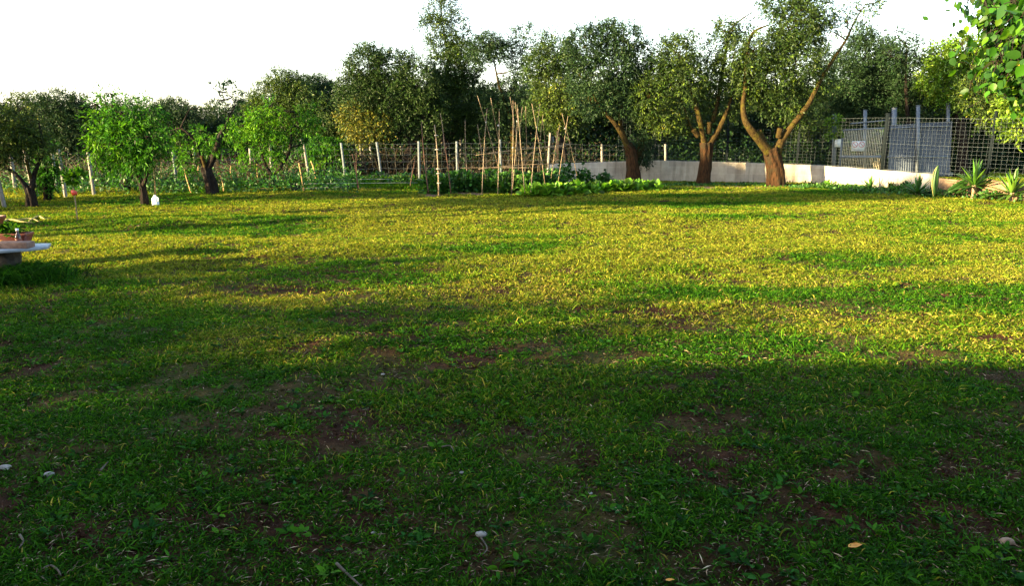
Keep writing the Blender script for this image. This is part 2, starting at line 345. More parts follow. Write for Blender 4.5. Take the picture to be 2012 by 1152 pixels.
# ================================================================ TREES
def twig_foliage(g, wood, cen, rad, n, per, LL, LW, droop=.1, up=.25, outer=.35, tint=(0, 1), tlen=.32, broad=False):
    """n twigs inside an ellipsoid, each carrying `per` leaves"""
    u = nrm(rng.normal(size=(n, 3))); rr = outer + (1-outer)*rng.random(n)**.6
    # lumpy surface
    lump = .72 + .5*vn(u[:, 0]*2.2+cen[0]*3, u[:, 1]*2.2+u[:, 2]*2.6+cen[2]*3, 4)
    p0 = cen + u*rad*(rr*lump)[:, None]
    d = nrm(u*.8 + rng.normal(size=(n, 3))*.6 + np.array([0, 0, up]))
    tl = tlen*(.6+.8*rng.random(n))
    k = (np.arange(per)+.5)/per
    c = p0[:, None] + d[:, None]*(tl[:, None]*k[None])[..., None] - np.array([0, 0, 1])*(droop*tl[:, None]*k[None]**2)[..., None]
    c = c + rng.normal(size=c.shape)*.02
    ld = d[:, None]*.7 + rng.normal(size=c.shape)*.75 - np.array([0, 0, 1])*droop*1.4
    c = c.reshape(-1, 3); ld = ld.reshape(-1, 3); N = len(c)
    tw = np.repeat(rng.random(n), per)
    base = tint[0] + (tint[1]-tint[0])*np.clip(.55*tw + .45*rng.random(N), 0, 1)
    T = np.stack([base, rng.random(N), rng.random(N)], 1)
    (ovals if broad else leaves)(g, c, ld, LL*(.7+.6*rng.random(N)), LW*(.7+.6*rng.random(N)), T)
def grow(name, label, cat, Y, base_px, limbs, blobs, bark='bark', leaf='olive', group=None, LL=.085, LW=.027, dens=1.3, per=12,
         droop=.1, up=.25, tint=(0, .85), gn=.16, stubs=(), depth=.85, limbmat=None, tlen=.30, broad=False, outer=.5):
    bx = P(base_px, 300, Y)[0]
    root = empty(name, (bx, Y, float(gz(bx, Y))), label=label, cat=cat, group=group)
    w = Geo(); lg = Geo(); nodes = []
    for li, (pts, radii) in enumerate(limbs):
        W = []
        n = len(pts)
        for k, q in enumerate(pts):
            dy = q[2] if len(q) > 2 else 0
            W.append(P(q[0], q[1], Y+dy))
        W = np.array(W)
        if li == 0:                                   # trunk starts in the ground
            W[0] = [W[0][0], Y, float(gz(W[0][0], Y))-.12]
            rr = np.interp(np.linspace(0, 1, n), np.linspace(0, 1, len(radii)), radii)
            tube(w, W, rr*(.92 if Y < 22.5 else 1), 44, gn, sub=14)
            # root flare
            b0 = W[0]
            tube(w, [b0, b0+(W[1]-b0)*.35], [rr[0]*1.35, rr[0]*.92], 44, gn*1.2, sub=8)
        else:
            rr = .8*np.interp(np.linspace(0, 1, n), np.linspace(0, 1, len(radii)), radii)
            tube(lg, W, rr, 9, gn*.8, sub=5)
        for a, b in zip(W[:-1], W[1:]):
            for t in (0, .5): nodes.append(a*(1-t)+b*t)
        nodes.append(W[-1])
    nodes = np.array(nodes); leafg = Geo()
    mpp = MPP(Y)
    for bl in blobs:
        px, py, rx, ry = bl[:4]; dy = bl[4] if len(bl) > 4 else random.uniform(-.35, .35); dd = bl[5] if len(bl) > 5 else 1; tn = bl[6] if len(bl) > 6 else tint
        c = P(px, py, Y+dy); rad = np.array([rx*mpp, max(.25, (rx+ry)/2*mpp*depth), ry*mpp])
        # branch from the nearest limb to this clump, then twigs outward
        k = np.argmin(np.linalg.norm(nodes-c, axis=1) + .6*np.maximum(0, nodes[:, 2]-c[2])); a = nodes[k]; L_ = np.linalg.norm(c-a)
        if L_ > .08:
            mid = (a+c)/2 + rng.normal(size=3)*.08*L_
            tube(lg, [a, mid, c], [min(.05, .012+.016*L_), .018, .009], 6, .05, sub=4)
        for _ in range(7):
            e = c + nrm(rng.normal(size=3)+np.array([0, 0, .3]))*rad*.85
            tube(lg, [c+(e-c)*.02, c+(e-c)*.5+rng.normal(size=3)*.05, e], [.010, .007, .003], 4, 0, cap=False, sub=3)
        area = 4*math.pi*((rad[0]*rad[2]+rad[0]*rad[1]+rad[1]*rad[2])/3)
        n = int(area*dens*dd*1.15/(LL*LW*.5*per)*1.0)
        twig_foliage(leafg, w, c, rad, max(8, n), per, LL, LW, droop, up, outer, tn, tlen, broad)
    for (px, py, dx, dy, r) in stubs:                 # sawn-off limbs
        a = P(px, py, Y-.05); b = P(px+dx, py+dy, Y-.12)
        s = Geo(); tube(s, [a, (a+b)/2, b], [r, r*.95, r*.9], 10, .08, sub=3)
        s.build('limb_stub', M['bark_hi'], root, smooth=True)
    w.build('trunk', M[bark], root, smooth=True)
    if lg.n: lg.build('limbs', M[limbmat or bark], root, smooth=True)
    leafg.build('crown', M[leaf], root)
    return root

# --- three pollarded olives in front of the block wall
grow('olive_tree', 'olive tree with dark leaning trunk and pale forked limbs behind the squash plants', 'olive tree', 22.2, 1243,
     [([(1243, 360), (1243, 330), (1240, 300), (1232, 284)], [.27, .20, .18, .16]),
      ([(1236, 296), (1222, 264, -.1), (1206, 240, -.2), (1188, 220, -.2), (1168, 190), (1160, 150)], [.13, .10, .075, .06, .04, .02]),
      ([(1228, 272), (1220, 248), (1217, 220), (1216, 196), (1205, 150), (1196, 112)], [.09, .07, .06, .05, .04, .02]),
      ([(1216, 198), (1224, 160), (1232, 120), (1238, 92)], [.055, .045, .035, .02]),
      ([(1246, 330, .2), (1258, 300, .3), (1262, 270, .3)], [.18, .15, .06])],
     [(1262, 290, 16, 38, .3, 1.3, (0, .3)), (1150, 95, 34, 38), (1190, 78, 34, 26), (1228, 80, 32, 30), (1252, 118, 26, 34), (1262, 165, 20, 30), (1180, 150, 26, 36), (1140, 150, 26, 30), (1215, 140, 26, 40), (1160, 200, 28, 24), (1232, 200, 18, 28), (1262, 230, 24, 24), (1196, 185, 20, 28), (1200, 60, 14, 14)],
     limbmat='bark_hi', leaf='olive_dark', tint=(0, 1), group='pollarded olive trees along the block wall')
grow('olive_tree', 'olive tree with orange-lit straight trunk and four rising limbs before the block wall', 'olive tree', 21.9, 1383,
     [([(1383, 362), (1384, 340), (1387, 310), (1388, 280)], [.26, .20, .185, .20]),
      ([(1385, 290), (1380, 262, -.1), (1372, 225, -.15), (1364, 195), (1352, 165), (1345, 120)], [.13, .095, .085, .06, .045, .02]),
      ([(1372, 268), (1356, 245), (1346, 215, .1), (1334, 190)], [.06, .04, .03, .02]),
      ([(1392, 285), (1408, 262), (1422, 235, -.1), (1432, 208), (1440, 180)], [.13, .10, .08, .05, .03]),
      ([(1400, 240, .15), (1412, 190, .2), (1420, 140, .2), (1429, 80, .2), (1440, 52), (1462, 34), (1486, 18)], [.08, .07, .06, .05, .035, .025, .012])],
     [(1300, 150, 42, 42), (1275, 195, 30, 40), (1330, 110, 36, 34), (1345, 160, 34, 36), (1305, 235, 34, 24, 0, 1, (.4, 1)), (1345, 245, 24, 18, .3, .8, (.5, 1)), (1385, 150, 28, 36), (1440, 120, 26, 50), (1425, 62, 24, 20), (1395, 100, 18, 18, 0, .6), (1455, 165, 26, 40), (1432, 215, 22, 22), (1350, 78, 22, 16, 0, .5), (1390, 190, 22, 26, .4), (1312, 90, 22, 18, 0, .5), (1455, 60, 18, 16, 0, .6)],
     limbmat='bark_hi', tint=(.15, .9), group='pollarded olive trees along the block wall', stubs=[(1372, 268, -10, -14, .085), (1392, 262, 2, -22, .08)])
grow('olive_tree', 'tall olive tree with thick sunlit trunk splitting in a wide V before the block wall', 'olive tree', 21.4, 1526,
     [([(1528, 364), (1526, 340), (1520, 312), (1514, 292)], [.29, .25, .235, .23]),
      ([(1512, 300), (1496, 280, -.1), (1478, 258, -.2), (1464, 235, -.2), (1460, 205, -.1), (1464, 175), (1466, 130), (1470, 88), (1482, 62), (1510, 48)], [.20, .15, .13, .105, .085, .07, .06, .055, .05, .02]),
      ([(1524, 300), (1536, 276), (1556, 248, -.1), (1576, 222, -.2), (1591, 200, -.2), (1612, 158, -.1), (1640, 112), (1662, 78), (1680, 40), (1700, 8)], [.19, .13, .105, .095, .085, .065, .055, .04, .03, .015]),
      ([(1500, 160, .3), (1520, 110, .3), (1550, 60, .2)], [.05, .04, .03])],
     [(1475, 145, 30, 44), (1520, 150, 44, 46), (1565, 120, 44, 40), (1528, 95, 34, 30), (1560, 45, 50, 42), (1600, 22, 36, 36), (1535, 10, 36, 24), (1540, 205, 34, 30, .3), (1600, 165, 36, 34, .3), (1575, 80, 34, 24), (1500, 190, 26, 26, .4), (1632, 60, 16, 20, 0, .45), (1690, 22, 36, 20, 0, .35), (1665, 45, 18, 16, 0, .3), (1480, 100, 22, 26), (1570, 225, 26, 20, .4), (1720, 5, 20, 12, 0, .3)],
     limbmat='bark_hi', tint=(.1, .85), group='pollarded olive trees along the block wall', stubs=[(1500, 278, -10, -22, .10), (1530, 270, 3, -18, .09)])
# --- olives behind the fence on the right
grow('olive_tree', 'dark dense olive tree rising behind the metal gate', 'olive tree', 26.5, 1690,
     [([(1690, 330), (1692, 290), (1694, 240)], [.2, .16, .12]), ([(1694, 250), (1700, 180), (1706, 110)], [.10, .06, .03])],
     [(1700, 110, 44, 42), (1660, 160, 40, 46), (1712, 170, 50, 50), (1695, 75, 22, 22), (1740, 140, 34, 50), (1640, 200, 36, 36), (1700, 220, 50, 26), (1755, 195, 40, 40), (1620, 120, 24, 24, .5, 1)],
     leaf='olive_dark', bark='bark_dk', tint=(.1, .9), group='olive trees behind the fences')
grow('olive_tree', 'thin-topped olive tree between the dark olive and the bright green trees', 'olive tree', 25.5, 1790,
     [([(1790, 335), (1790, 290), (1786, 240)], [.2, .15, .12]), ([(1786, 250), (1780, 170), (1782, 90)], [.09, .06, .02])],
     [(1778, 85, 26, 22, 0, .35), (1800, 105, 26, 26, 0, .5), (1760, 60, 22, 18, 0, .25), (1790, 150, 42, 40), (1800, 205, 44, 30), (1750, 110, 24, 26, 0, .5)],
     leaf='olive_dark', bark='bark_dk', tint=(.1, .8), group='olive trees behind the fences')
grow('broadleaf_tree', 'bright yellow-green leafy tree behind the fence at the upper right', 'tree', 25, 1890,
     [([(1890, 340), (1890, 280), (1885, 220)], [.2, .15, .12]), ([(1885, 240), (1875, 170), (1872, 120)], [.1, .07, .03])],
     [(1862, 120, 34, 32), (1840, 160, 26, 36), (1895, 105, 36, 36), (1880, 170, 44, 44), (1930, 130, 40, 46), (1850, 105, 20, 18)],
     leaf='lush', bark='bark_dk', LL=.1, LW=.04, tint=(.2, 1), group='leafy trees at the right edge')
grow('broadleaf_tree', 'grey-green shrubby tree drooping onto the right hand fence', 'tree', 21.5, 2095,
     [([(2095, 355), (2090, 300), (2070, 250)], [.16, .12, .09]), ([(2070, 260), (2010, 205), (1960, 165)], [.08, .05, .03])],
     [(1925, 180, 36, 34), (1960, 150, 40, 40), (1945, 215, 26, 16), (1990, 190, 34, 40), (2000, 230, 34, 26), (2050, 180, 50, 60), (1930, 235, 16, 14, 0, .6)],
     leaf='olive', bark='bark_dk', LL=.08, LW=.03, tint=(.3, 1), group='leafy trees at the right edge')
grow('broadleaf_tree', 'sunny small-leaved tree hanging over the fence beside the yuccas', 'tree', 17.2, 2040,
     [([(2060, 385), (2058, 320), (2050, 250)], [.14, .1, .08]), ([(2050, 260), (2030, 200), (2010, 150)], [.07, .05, .02])],
     [(2005, 190, 28, 34), (1985, 225, 22, 18), (2010, 135, 26, 26), (2045, 200, 40, 50), (2000, 255, 20, 10), (2040, 120, 30, 40)],
     leaf='lush', bark='bark_dk', LL=.09, LW=.04, tint=(.4, 1), group='leafy trees at the right edge')
# --- olives behind the wire fence, centre
grow('olive_tree', 'broad round olive tree with lower left foliage tinted orange as sunlit behind the white fence posts', 'olive tree', 25.5, 790,
     [([(792, 345), (800, 310), (812, 285)], [.2, .16, .13]), ([(812, 290), (780, 240), (750, 180), (740, 130)], [.11, .08, .05, .03]), ([(812, 290), (830, 240), (830, 190)], [.09, .07, .04])],
     [(722, 128, 36, 36), (765, 135, 42, 36), (705, 185, 44, 40), (765, 190, 56, 44), (820, 160, 40, 40), (725, 100, 16, 16, 0, .6), (700, 235, 34, 34, -.1, 1.1, (.7, 1.25)), (735, 250, 30, 26, -.3, 1, (.7, 1.25)), (780, 240, 48, 34), (840, 220, 40, 44), (688, 150, 22, 22, 0, .7), (715, 275, 18, 12, 0, .6, (.7, 1.2)), (800, 115, 20, 14, 0, .7)],  # lower left clumps tinted orange to stand for low sunlight
     bark='bark_dk', leaf='olive', tint=(0, .6), group='olive trees behind the fences')
grow('olive_tree', 'tallest olive tree of the centre reaching the top of the picture', 'olive tree', 27, 900,
     [([(884, 345), (880, 310), (876, 270)], [.22, .18, .15]), ([(876, 280), (866, 200), (880, 120), (868, 40)], [.12, .09, .06, .02]), ([(876, 280), (920, 220), (930, 150)], [.09, .07, .03])],
     [(868, 20, 34, 24, 0, .6), (855, 55, 28, 24, 0, .6), (895, 60, 26, 30, 0, .6), (870, 90, 28, 22, 0, .7), (880, 135, 36, 38), (865, 185, 34, 38), (910, 130, 34, 34), (920, 190, 38, 40), (880, 235, 42, 34), (930, 240, 36, 30), (835, 40, 12, 12, 0, .4), (905, 98, 26, 20, 0, .8), (872, -15, 34, 16, 0, .5)],
     bark='bark_dk', tint=(.1, .85), group='olive trees behind the fences')
grow('olive_tree', 'olive tree with a thin bare curved stem showing above the bean canes', 'olive tree', 26, 1010,
     [([(1012, 345), (1012, 300), (1005, 240)], [.18, .14, .09]), ([(1005, 240), (992, 200), (980, 165), (972, 125), (968, 95)], [.06, .05, .045, .035, .02])],
     [(965, 88, 30, 20), (985, 100, 28, 16), (945, 100, 20, 26), (1000, 180, 30, 28), (1025, 130, 24, 22), (1030, 72, 26, 26, 0, .55, (.5, 1)), (965, 215, 24, 30), (1015, 225, 36, 26), (1000, 270, 34, 16)],
     bark='bark_hi', leaf='olive_dark', tint=(.1, .9), group='olive trees behind the fences')
grow('olive_tree', 'olive tree with a bright low bough left of the dark leaning trunk', 'olive tree', 24.6, 1100,
     [([(1102, 345), (1104, 310), (1100, 270)], [.2, .16, .13]), ([(1100, 280), (1090, 210), (1090, 140)], [.10, .07, .03])],
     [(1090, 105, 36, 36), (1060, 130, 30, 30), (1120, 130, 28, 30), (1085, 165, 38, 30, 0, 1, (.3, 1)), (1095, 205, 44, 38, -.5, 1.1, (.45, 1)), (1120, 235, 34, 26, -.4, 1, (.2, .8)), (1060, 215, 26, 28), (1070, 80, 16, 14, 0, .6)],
     bark='bark_dk', LL=.08, LW=.028, tint=(0, .75), group='olive trees behind the fences')
# --- left background
grow('olive_tree', 'silvery tall olive tree on the left of the dark pair behind the peach trees', 'olive tree', 30, 560,
     [([(560, 335), (562, 300), (560, 260)], [.2, .16, .13]), ([(560, 270), (550, 210), (555, 160)], [.11, .08, .03])],
     [(560, 165, 34, 30), (530, 190, 34, 30), (580, 190, 34, 32), (510, 225, 26, 26), (550, 240, 50, 34), (545, 280, 50, 24)],
     bark='bark_dk', tint=(.2, .9), group='olive trees beyond the orchard')
grow('olive_tree', 'dark olive tree left of the broad round olive', 'olive tree', 31, 625,
     [([(625, 333), (626, 300), (624, 260)], [.2, .16, .13]), ([(624, 270), (620, 200), (622, 170)], [.11, .08, .03])],
     [(620, 175, 30, 28), (645, 195, 26, 32), (598, 205, 26, 32), (630, 235, 44, 40), (610, 275, 44, 26), (655, 270, 30, 24)],
     bark='bark_dk', leaf='olive_dark', tint=(0, .8), group='olive trees beyond the orchard')
grow('olive_tree', 'round dark olive tree seen between the two leftmost peach trees', 'olive tree', 30, 345,
     [([(345, 336), (345, 300), (345, 270)], [.2, .16, .13])],
     [(340, 222, 32, 24), (365, 240, 26, 28), (320, 240, 24, 28), (345, 275, 46, 30)],
     bark='bark_dk', leaf='olive_dark', tint=(0, .9), group='olive trees beyond the orchard')
grow('olive_tree', 'low far olive tree below the gap of sky between the peach trees', 'olive tree', 36, 430,
     [([(430, 325), (430, 300), (430, 280)], [.2, .16, .13])],
     [(415, 262, 30, 22), (450, 258, 30, 22), (480, 265, 24, 26), (430, 290, 60, 24)],
     bark='bark_dk', leaf='olive_dark', tint=(0, .9), group='olive trees beyond the orchard')
grow('olive_tree', 'large bluish olive tree behind the sapling with the red tag', 'olive tree', 27, 130,
     [([(125, 345), (128, 310), (128, 280)], [.2, .18, .15]), ([(128, 290), (120, 230), (125, 200)], [.12, .08, .03])],
     [(118, 205, 34, 24), (150, 215, 28, 28), (90, 225, 28, 28), (130, 250, 48, 34), (165, 255, 28, 34), (105, 275, 40, 28), (150, 292, 40, 24), (80, 200, 14, 14, 0, .6)],
     bark='bark_dk', leaf='olive_dark', tint=(.1, 1), group='olive trees beyond the orchard')
grow('olive_tree', 'pale olive tree at the left edge with a low forked trunk and a sawn stub', 'olive tree', 15.6, 63,
     [([(64, 408), (62, 385), (57, 368)], [.14, .105, .10]),
      ([(56, 374), (40, 352, -.1), (20, 334, -.1), (-6, 322), (-40, 300)], [.075, .05, .04, .03, .02]),
      ([(62, 372), (66, 345), (74, 326), (84, 302), (82, 270)], [.08, .06, .045, .03, .015])],
     [(40, 215, 22, 26, 0, .7), (25, 255, 26, 34, 0, .8), (55, 265, 28, 30), (10, 295, 26, 30), (80, 290, 20, 22), (-25, 270, 40, 50), (45, 305, 26, 16, 0, .6)],
     bark='bark_dk', tint=(.3, 1), LL=.06, LW=.018, tlen=.22, limbmat='bark_dk', stubs=[(60, 350, -8, -36, .032)], group='orchard trees on the left')
grow('fruit_tree', 'small bushy green tree with foliage down its trunk right of the forked olive', 'fruit tree', 17.0, 95,
     [([(94, 396), (93, 370), (92, 340)], [.11, .09, .06])],
     [(92, 330, 18, 18, 0, .8), (86, 360, 16, 16, 0, .9), (100, 345, 14, 20, 0, .8), (78, 372, 8, 10), (95, 300, 14, 18, 0, .5)],
     bark='bark_dk', leaf='peach', LL=.1, LW=.03, droop=.5, tint=(0, .6), tlen=.22, group='orchard trees on the left')
# --- peach trees
grow('peach_tree', 'full round peach tree with bright left side left of the white jug', 'peach tree', 15.9, 283,
     [([(284, 404), (282, 380), (278, 360), (270, 342)], [.10, .075, .065, .055]),
      ([(281, 366), (287, 350, -.1), (290, 330, -.1), (285, 300)], [.06, .05, .04, .02]), ([(270, 344), (262, 325), (240, 290), (230, 250)], [.05, .045, .03, .015])],
     [(196, 238, 22, 28, 0, 1, (.3, 1)), (238, 222, 30, 26), (284, 222, 24, 24), (215, 285, 38, 34, -.2, 1, (.3, 1)), (255, 275, 44, 36), (295, 270, 28, 34), (222, 318, 32, 14), (268, 312, 38, 18), (190, 205, 16, 14, 0, .5), (300, 305, 18, 20, 0, .7), (205, 190, 8, 12, 0, .35), (222, 185, 8, 10, 0, .3)],  # left clumps take a lighter leaf tint for the sunlit side
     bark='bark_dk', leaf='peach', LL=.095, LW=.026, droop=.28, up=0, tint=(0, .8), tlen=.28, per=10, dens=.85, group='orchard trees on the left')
grow('fruit_tree', 'low fruit tree half hidden behind the full round peach tree', 'fruit tree', 19.6, 246,
     [([(246, 372), (246, 355), (240, 340)], [.14, .12, .07]), ([(246, 356), (262, 345), (272, 330)], [.06, .05, .02])],
     [(235, 325, 26, 14), (268, 322, 20, 12)], bark='bark_dk', leaf='peach', LL=.11, LW=.03, droop=.6, tint=(0, .5), group='orchard trees on the left')
grow('peach_tree', 'half dead peach tree with black split trunk and an arching bare branch', 'peach tree', 18.6, 414,
     [([(416, 384), (414, 362), (408, 342), (404, 328)], [.17, .14, .12, .13]),
      ([(406, 334), (418, 312), (426, 290, -.1), (432, 268), (441, 250)], [.12, .11, .09, .08, .045]),
      ([(402, 332), (392, 305, .1), (384, 280, .1), (368, 260), (352, 252), (334, 258), (316, 263)], [.09, .05, .04, .035, .03, .022, .012]),
      ([(354, 253), (364, 232), (372, 216), (384, 213), (398, 208)], [.028, .022, .018, .012, .006]), ([(441, 252), (452, 225), (462, 205), (446, 180), (436, 165)], [.03, .02, .014, .008, .004]),
      ([(458, 210), (470, 202), (480, 196)], [.012, .008, .004])],
     [(355, 285, 20, 22, 0, .35, (.3, .9)), (375, 305, 16, 26, .2, .4), (412, 275, 16, 14, 0, .45, (.3, .9)), (365, 320, 16, 18, .2, .5), (420, 295, 14, 10, 0, .6), (440, 170, 13, 12, 0, .2, (0, .3)), (452, 158, 8, 8, 0, .15, (0, .3)), (434, 198, 10, 6, 0, .2, (0, .3)), (468, 198, 12, 6, 0, .2, (0, .3)), (392, 260, 10, 12, .3, .5), (448, 255, 12, 14, 0, .5), (430, 180, 8, 8, 0, .2, (0, .3))],
     bark='bark_dk', leaf='peach', LL=.095, LW=.026, droop=.28, up=0, tint=(.1, .8), tlen=.24, per=10, group='orchard trees on the left', gn=.2, stubs=[(404, 330, -8, -24, .05)])
grow('peach_tree', 'spreading peach tree with a separate right hand bough over the fence posts', 'peach tree', 20.3, 535,
     [([(534, 370), (536, 352), (532, 338)], [.12, .10, .08]),
      ([(533, 345), (520, 320), (512, 290), (510, 255)], [.06, .05, .04, .02]), ([(536, 346), (556, 322), (570, 290), (572, 255, -.1), (584, 240), (578, 220)], [.06, .05, .045, .04, .025, .012])],
     [(480, 250, 26, 22, 0, 1, (.3, 1)), (515, 245, 30, 26, 0, 1, (.3, 1)), (488, 288, 24, 22), (532, 280, 28, 26), (548, 312, 16, 10, 0, .6), (545, 225, 14, 12, 0, .8, (.5, 1)), (500, 225, 16, 14, 0, .7), (605, 222, 20, 14, 0, .9, (.3, 1)), (590, 250, 18, 16, 0, .7), (612, 245, 14, 12, 0, .6), (485, 325, 18, 14, 0, .6), (558, 262, 12, 14, 0, .6), (604, 278, 18, 10, .3, .7), (462, 278, 12, 14, 0, .6), (530, 208, 8, 10, 0, .5)],
     bark='bark_dk', leaf='peach', LL=.095, LW=.027, droop=.3, up=0, tint=(.1, .9), tlen=.24, per=10, dens=.8, group='orchard trees on the left')
grow('fruit_tree', 'low bright fruit tree between the spreading peach tree and the first white post', 'fruit tree', 24.5, 640,
     [([(640, 352), (640, 325), (636, 300)], [.1, .08, .05])],
     [(635, 285, 30, 16), (655, 295, 22, 14, 0, .9, (.4, 1)), (610, 300, 20, 14), (622, 318, 14, 12, 0, .5, (.5, 1))],
     bark='bark_dk', leaf='peach', LL=.12, LW=.035, droop=.6, tint=(0, .7), group='orchard trees on the left')

# --- rows of further olives behind everything, copies of three crowns
protos = []
for k in range(3):
    h = 3.4 + .25*k
    t = empty('olive_tree', (0, 0, 0)); w = Geo(); lf = Geo()
    tube(w, [[0, 0, -.2], [.05, 0, .6], [0, .05, 1.2]], [.26, .2, .17], 10, .15, sub=3)
    w.build('trunk', M['bark_dk'], t, smooth=True)
    for q in range(11):
        a = q*2.4; rr_ = .2+1.05*((q % 4)/3); z = (1.0, 1.7, 2.4, 3.0)[q % 4]*h/3.9
        twig_foliage(lf, None, np.array([math.cos(a)*rr_, math.sin(a)*rr_, z]), np.array([.95, .95, .75])*random.uniform(.8, 1.1), 210, 9, .13, .045, tint=(0, .8))
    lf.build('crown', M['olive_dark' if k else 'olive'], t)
    protos.append(t)
used = [False]*3
def place_far(k, px, Y, s, rz, label, group='further olive trees behind the fence line'):
    if not used[k]: r = protos[k]; used[k] = True
    else:
        r = protos[k].copy(); COL.objects.link(r)
        for ch in protos[k].children:
            c = ch.copy(); COL.objects.link(c); c.parent = r
    x = P(px, 260, Y)[0]
    r.location = (x, Y, float(gz(x, Y))); r.rotation_euler = (0, 0, rz); r.scale = (s, s, s)
    tag(r, label, 'olive tree', group)
k = 0
for row, (Y, step, s0, lo, hi) in enumerate(((31, 78, .95, 665, 2160), (37, 82, 1.12, 600, 2180), (33, 84, .78, -60, 300))):
    px = lo
    while px < hi:
        if row == 2: lab = 'distant olive tree in the dark undergrowth beyond the left orchard'
        elif row == 0: lab = 'shaded olive tree in the nearer dark row behind the fence line'
        else: lab = 'shaded olive tree in the farther dark row behind the fence line'
        place_far(k % 3, px+random.uniform(-14, 14), Y+random.uniform(-1, 1.5), s0*random.uniform(.93, 1.07), random.uniform(0, 6.28), lab, ('nearer dark olive row', 'farther dark olive row', 'left distant olive row')[row])
        k += 1; px += step
for px, Y, s in ((400, 39, .8), (470, 40, .85), (545, 36, .9), (350, 35, .8), (505, 42, .9), (300, 38, .85)):
    place_far(k % 3, px, Y, s, random.uniform(0, 6.28), 'distant olive tree in the dark undergrowth beyond the left orchard', 'left distant olive row'); k += 1

ONES = 'first second third fourth fifth sixth seventh eighth ninth tenth eleventh twelfth thirteenth fourteenth fifteenth sixteenth seventeenth eighteenth nineteenth twentieth'.split()+['twenty-first', 'twenty-second', 'twenty-third', 'twenty-fourth']
for gname in ('nearer dark olive row', 'farther dark olive row', 'left distant olive row'):
    L_ = sorted([o for o in SC.objects if o.get('group') == gname], key=lambda o: o.location.x/o.location.y)
    for q, o in enumerate(L_): o['label'] = o['label'].replace('olive tree', 'olive tree, %s from the left,' % ONES[q])
# --- trees and house out of the picture behind the camera, which throw the lawn's shade
for q, (x, y, s, lab) in enumerate(((-19.8, -3.2, 1.25, 'olive tree behind the photographer touching the end of the house'), (-18.6, -.6, 1.32, 'olive tree behind the photographer second from the house'),
        (-20.2, 1.0, 1.0, 'olive tree left of the lawn third from the house'), (-23.0, 1.6, .82, 'olive tree left of the lawn fourth from the house'), (-20.5, 5.4, .78, 'olive tree left of the lawn fifth from the house'),
        (-22.0, 10.6, .9, 'olive tree left of the lawn sixth from the house'), (-27.5, 9.0, 1.1, 'olive tree left of the lawn farthest from the house'), (-17.2, 8.4, .6, 'small olive tree left of the lawn closest to the orchard'))):
    place_far(q % 3, 0, 30, s, q*1.3, lab, 'olive trees left of the lawn out of view')
    o = [c for c in SC.objects if c.get('label') == lab][0]; o.location = (x, y, float(gz(x, y)))
for q, (x, y, cr) in enumerate(((-31.0, 2.7, 2.2), (-27.0, 3.3, 2.2), (-23.2, 4.2, 2.1), (-16.5, 13.6, 1.9), (-18.6, 12.0, 1.9))):  # unseen flat-crowned pines, added to cast shade bands on lawn and wall
    t = empty('shade_pine', (x, y, float(gz(x, y))), label=('added shade pine farthest left behind the photographer', 'middle added shade pine behind the photographer', 'added shade pine nearest the house behind the photographer', 'lower added shade pine by the orchard', 'second lower added shade pine by the orchard')[q], cat='pine tree', group='added shade pines out of view')
    w = Geo(); tube(w, [[x, y, -.1], [x+.1, y, 3.5], [x, y+.1, 7.3 if q < 3 else 4.6+.8*(q-3)]], [.22, .17, .10], 10, .1, sub=3); w.build('trunk', M['bark_dk'], t, smooth=True)
    lf = Geo(); twig_foliage(lf, None, np.array([x, y, 7.75 if q < 3 else 5.0+.8*(q-3)]), np.array([cr, 1.1 if q < 3 else 1.7, .36 if q < 3 else .6]), 1300, 10, .16, .05, tint=(0, .8)); lf.build('crown', M['olive_dark'], t)
hs = empty('house', (0, -5, 0), label='low plastered house with a tiled roof behind the photographer', cat='house')
M['plaster'] = plain('cream plaster', (.46, .40, .31), (.56, .50, .40), 3, .9, bump=.2)
M['tile'] = plain('clay roof tiles', (.20, .08, .05), (.36, .17, .10), 5, .85, bump=.6, dist=.03)
HX0, HX1, HY = -17.2, 7.5, -2.3
g = Geo(); box(g, ((HX0+HX1)/2, HY-3.5, 1.7), (HX1-HX0-.8, 7, 3.6)); g.build('wall', M['plaster'], hs)
g = Geo(); V = np.array([[HX0, HY+.6, 3.62], [HX1, HY+.6, 3.62], [HX1, HY-3.5, 4.3], [HX0, HY-3.5, 4.3], [HX0, HY-7.6, 3.62], [HX1, HY-7.6, 3.62]]); V2 = V-np.array([0, 0, .14])
g.add(np.vstack([V, V2]), [[0, 1, 2, 3], [3, 2, 5, 4], [7, 6, 9, 8], [8, 9, 10, 11], [0, 6, 7, 1], [4, 5, 11, 10], [0, 3, 9, 6], [3, 4, 10, 9], [1, 7, 8, 2], [2, 8, 11, 5]]); g.build('roof', M['tile'], hs)
for wx in (-6.5, -2.5, 5.5, 9.5):
    g = Geo(); box(g, (wx, HY+.02, 1.5), (1.2, .08, 1.2)); f = g.build('window', M['oldpost'], hs)
g = Geo(); box(g, (1.5, HY+.02, 1.05), (1.1, .08, 2.1)); g.build('door', M['cut'], hs)

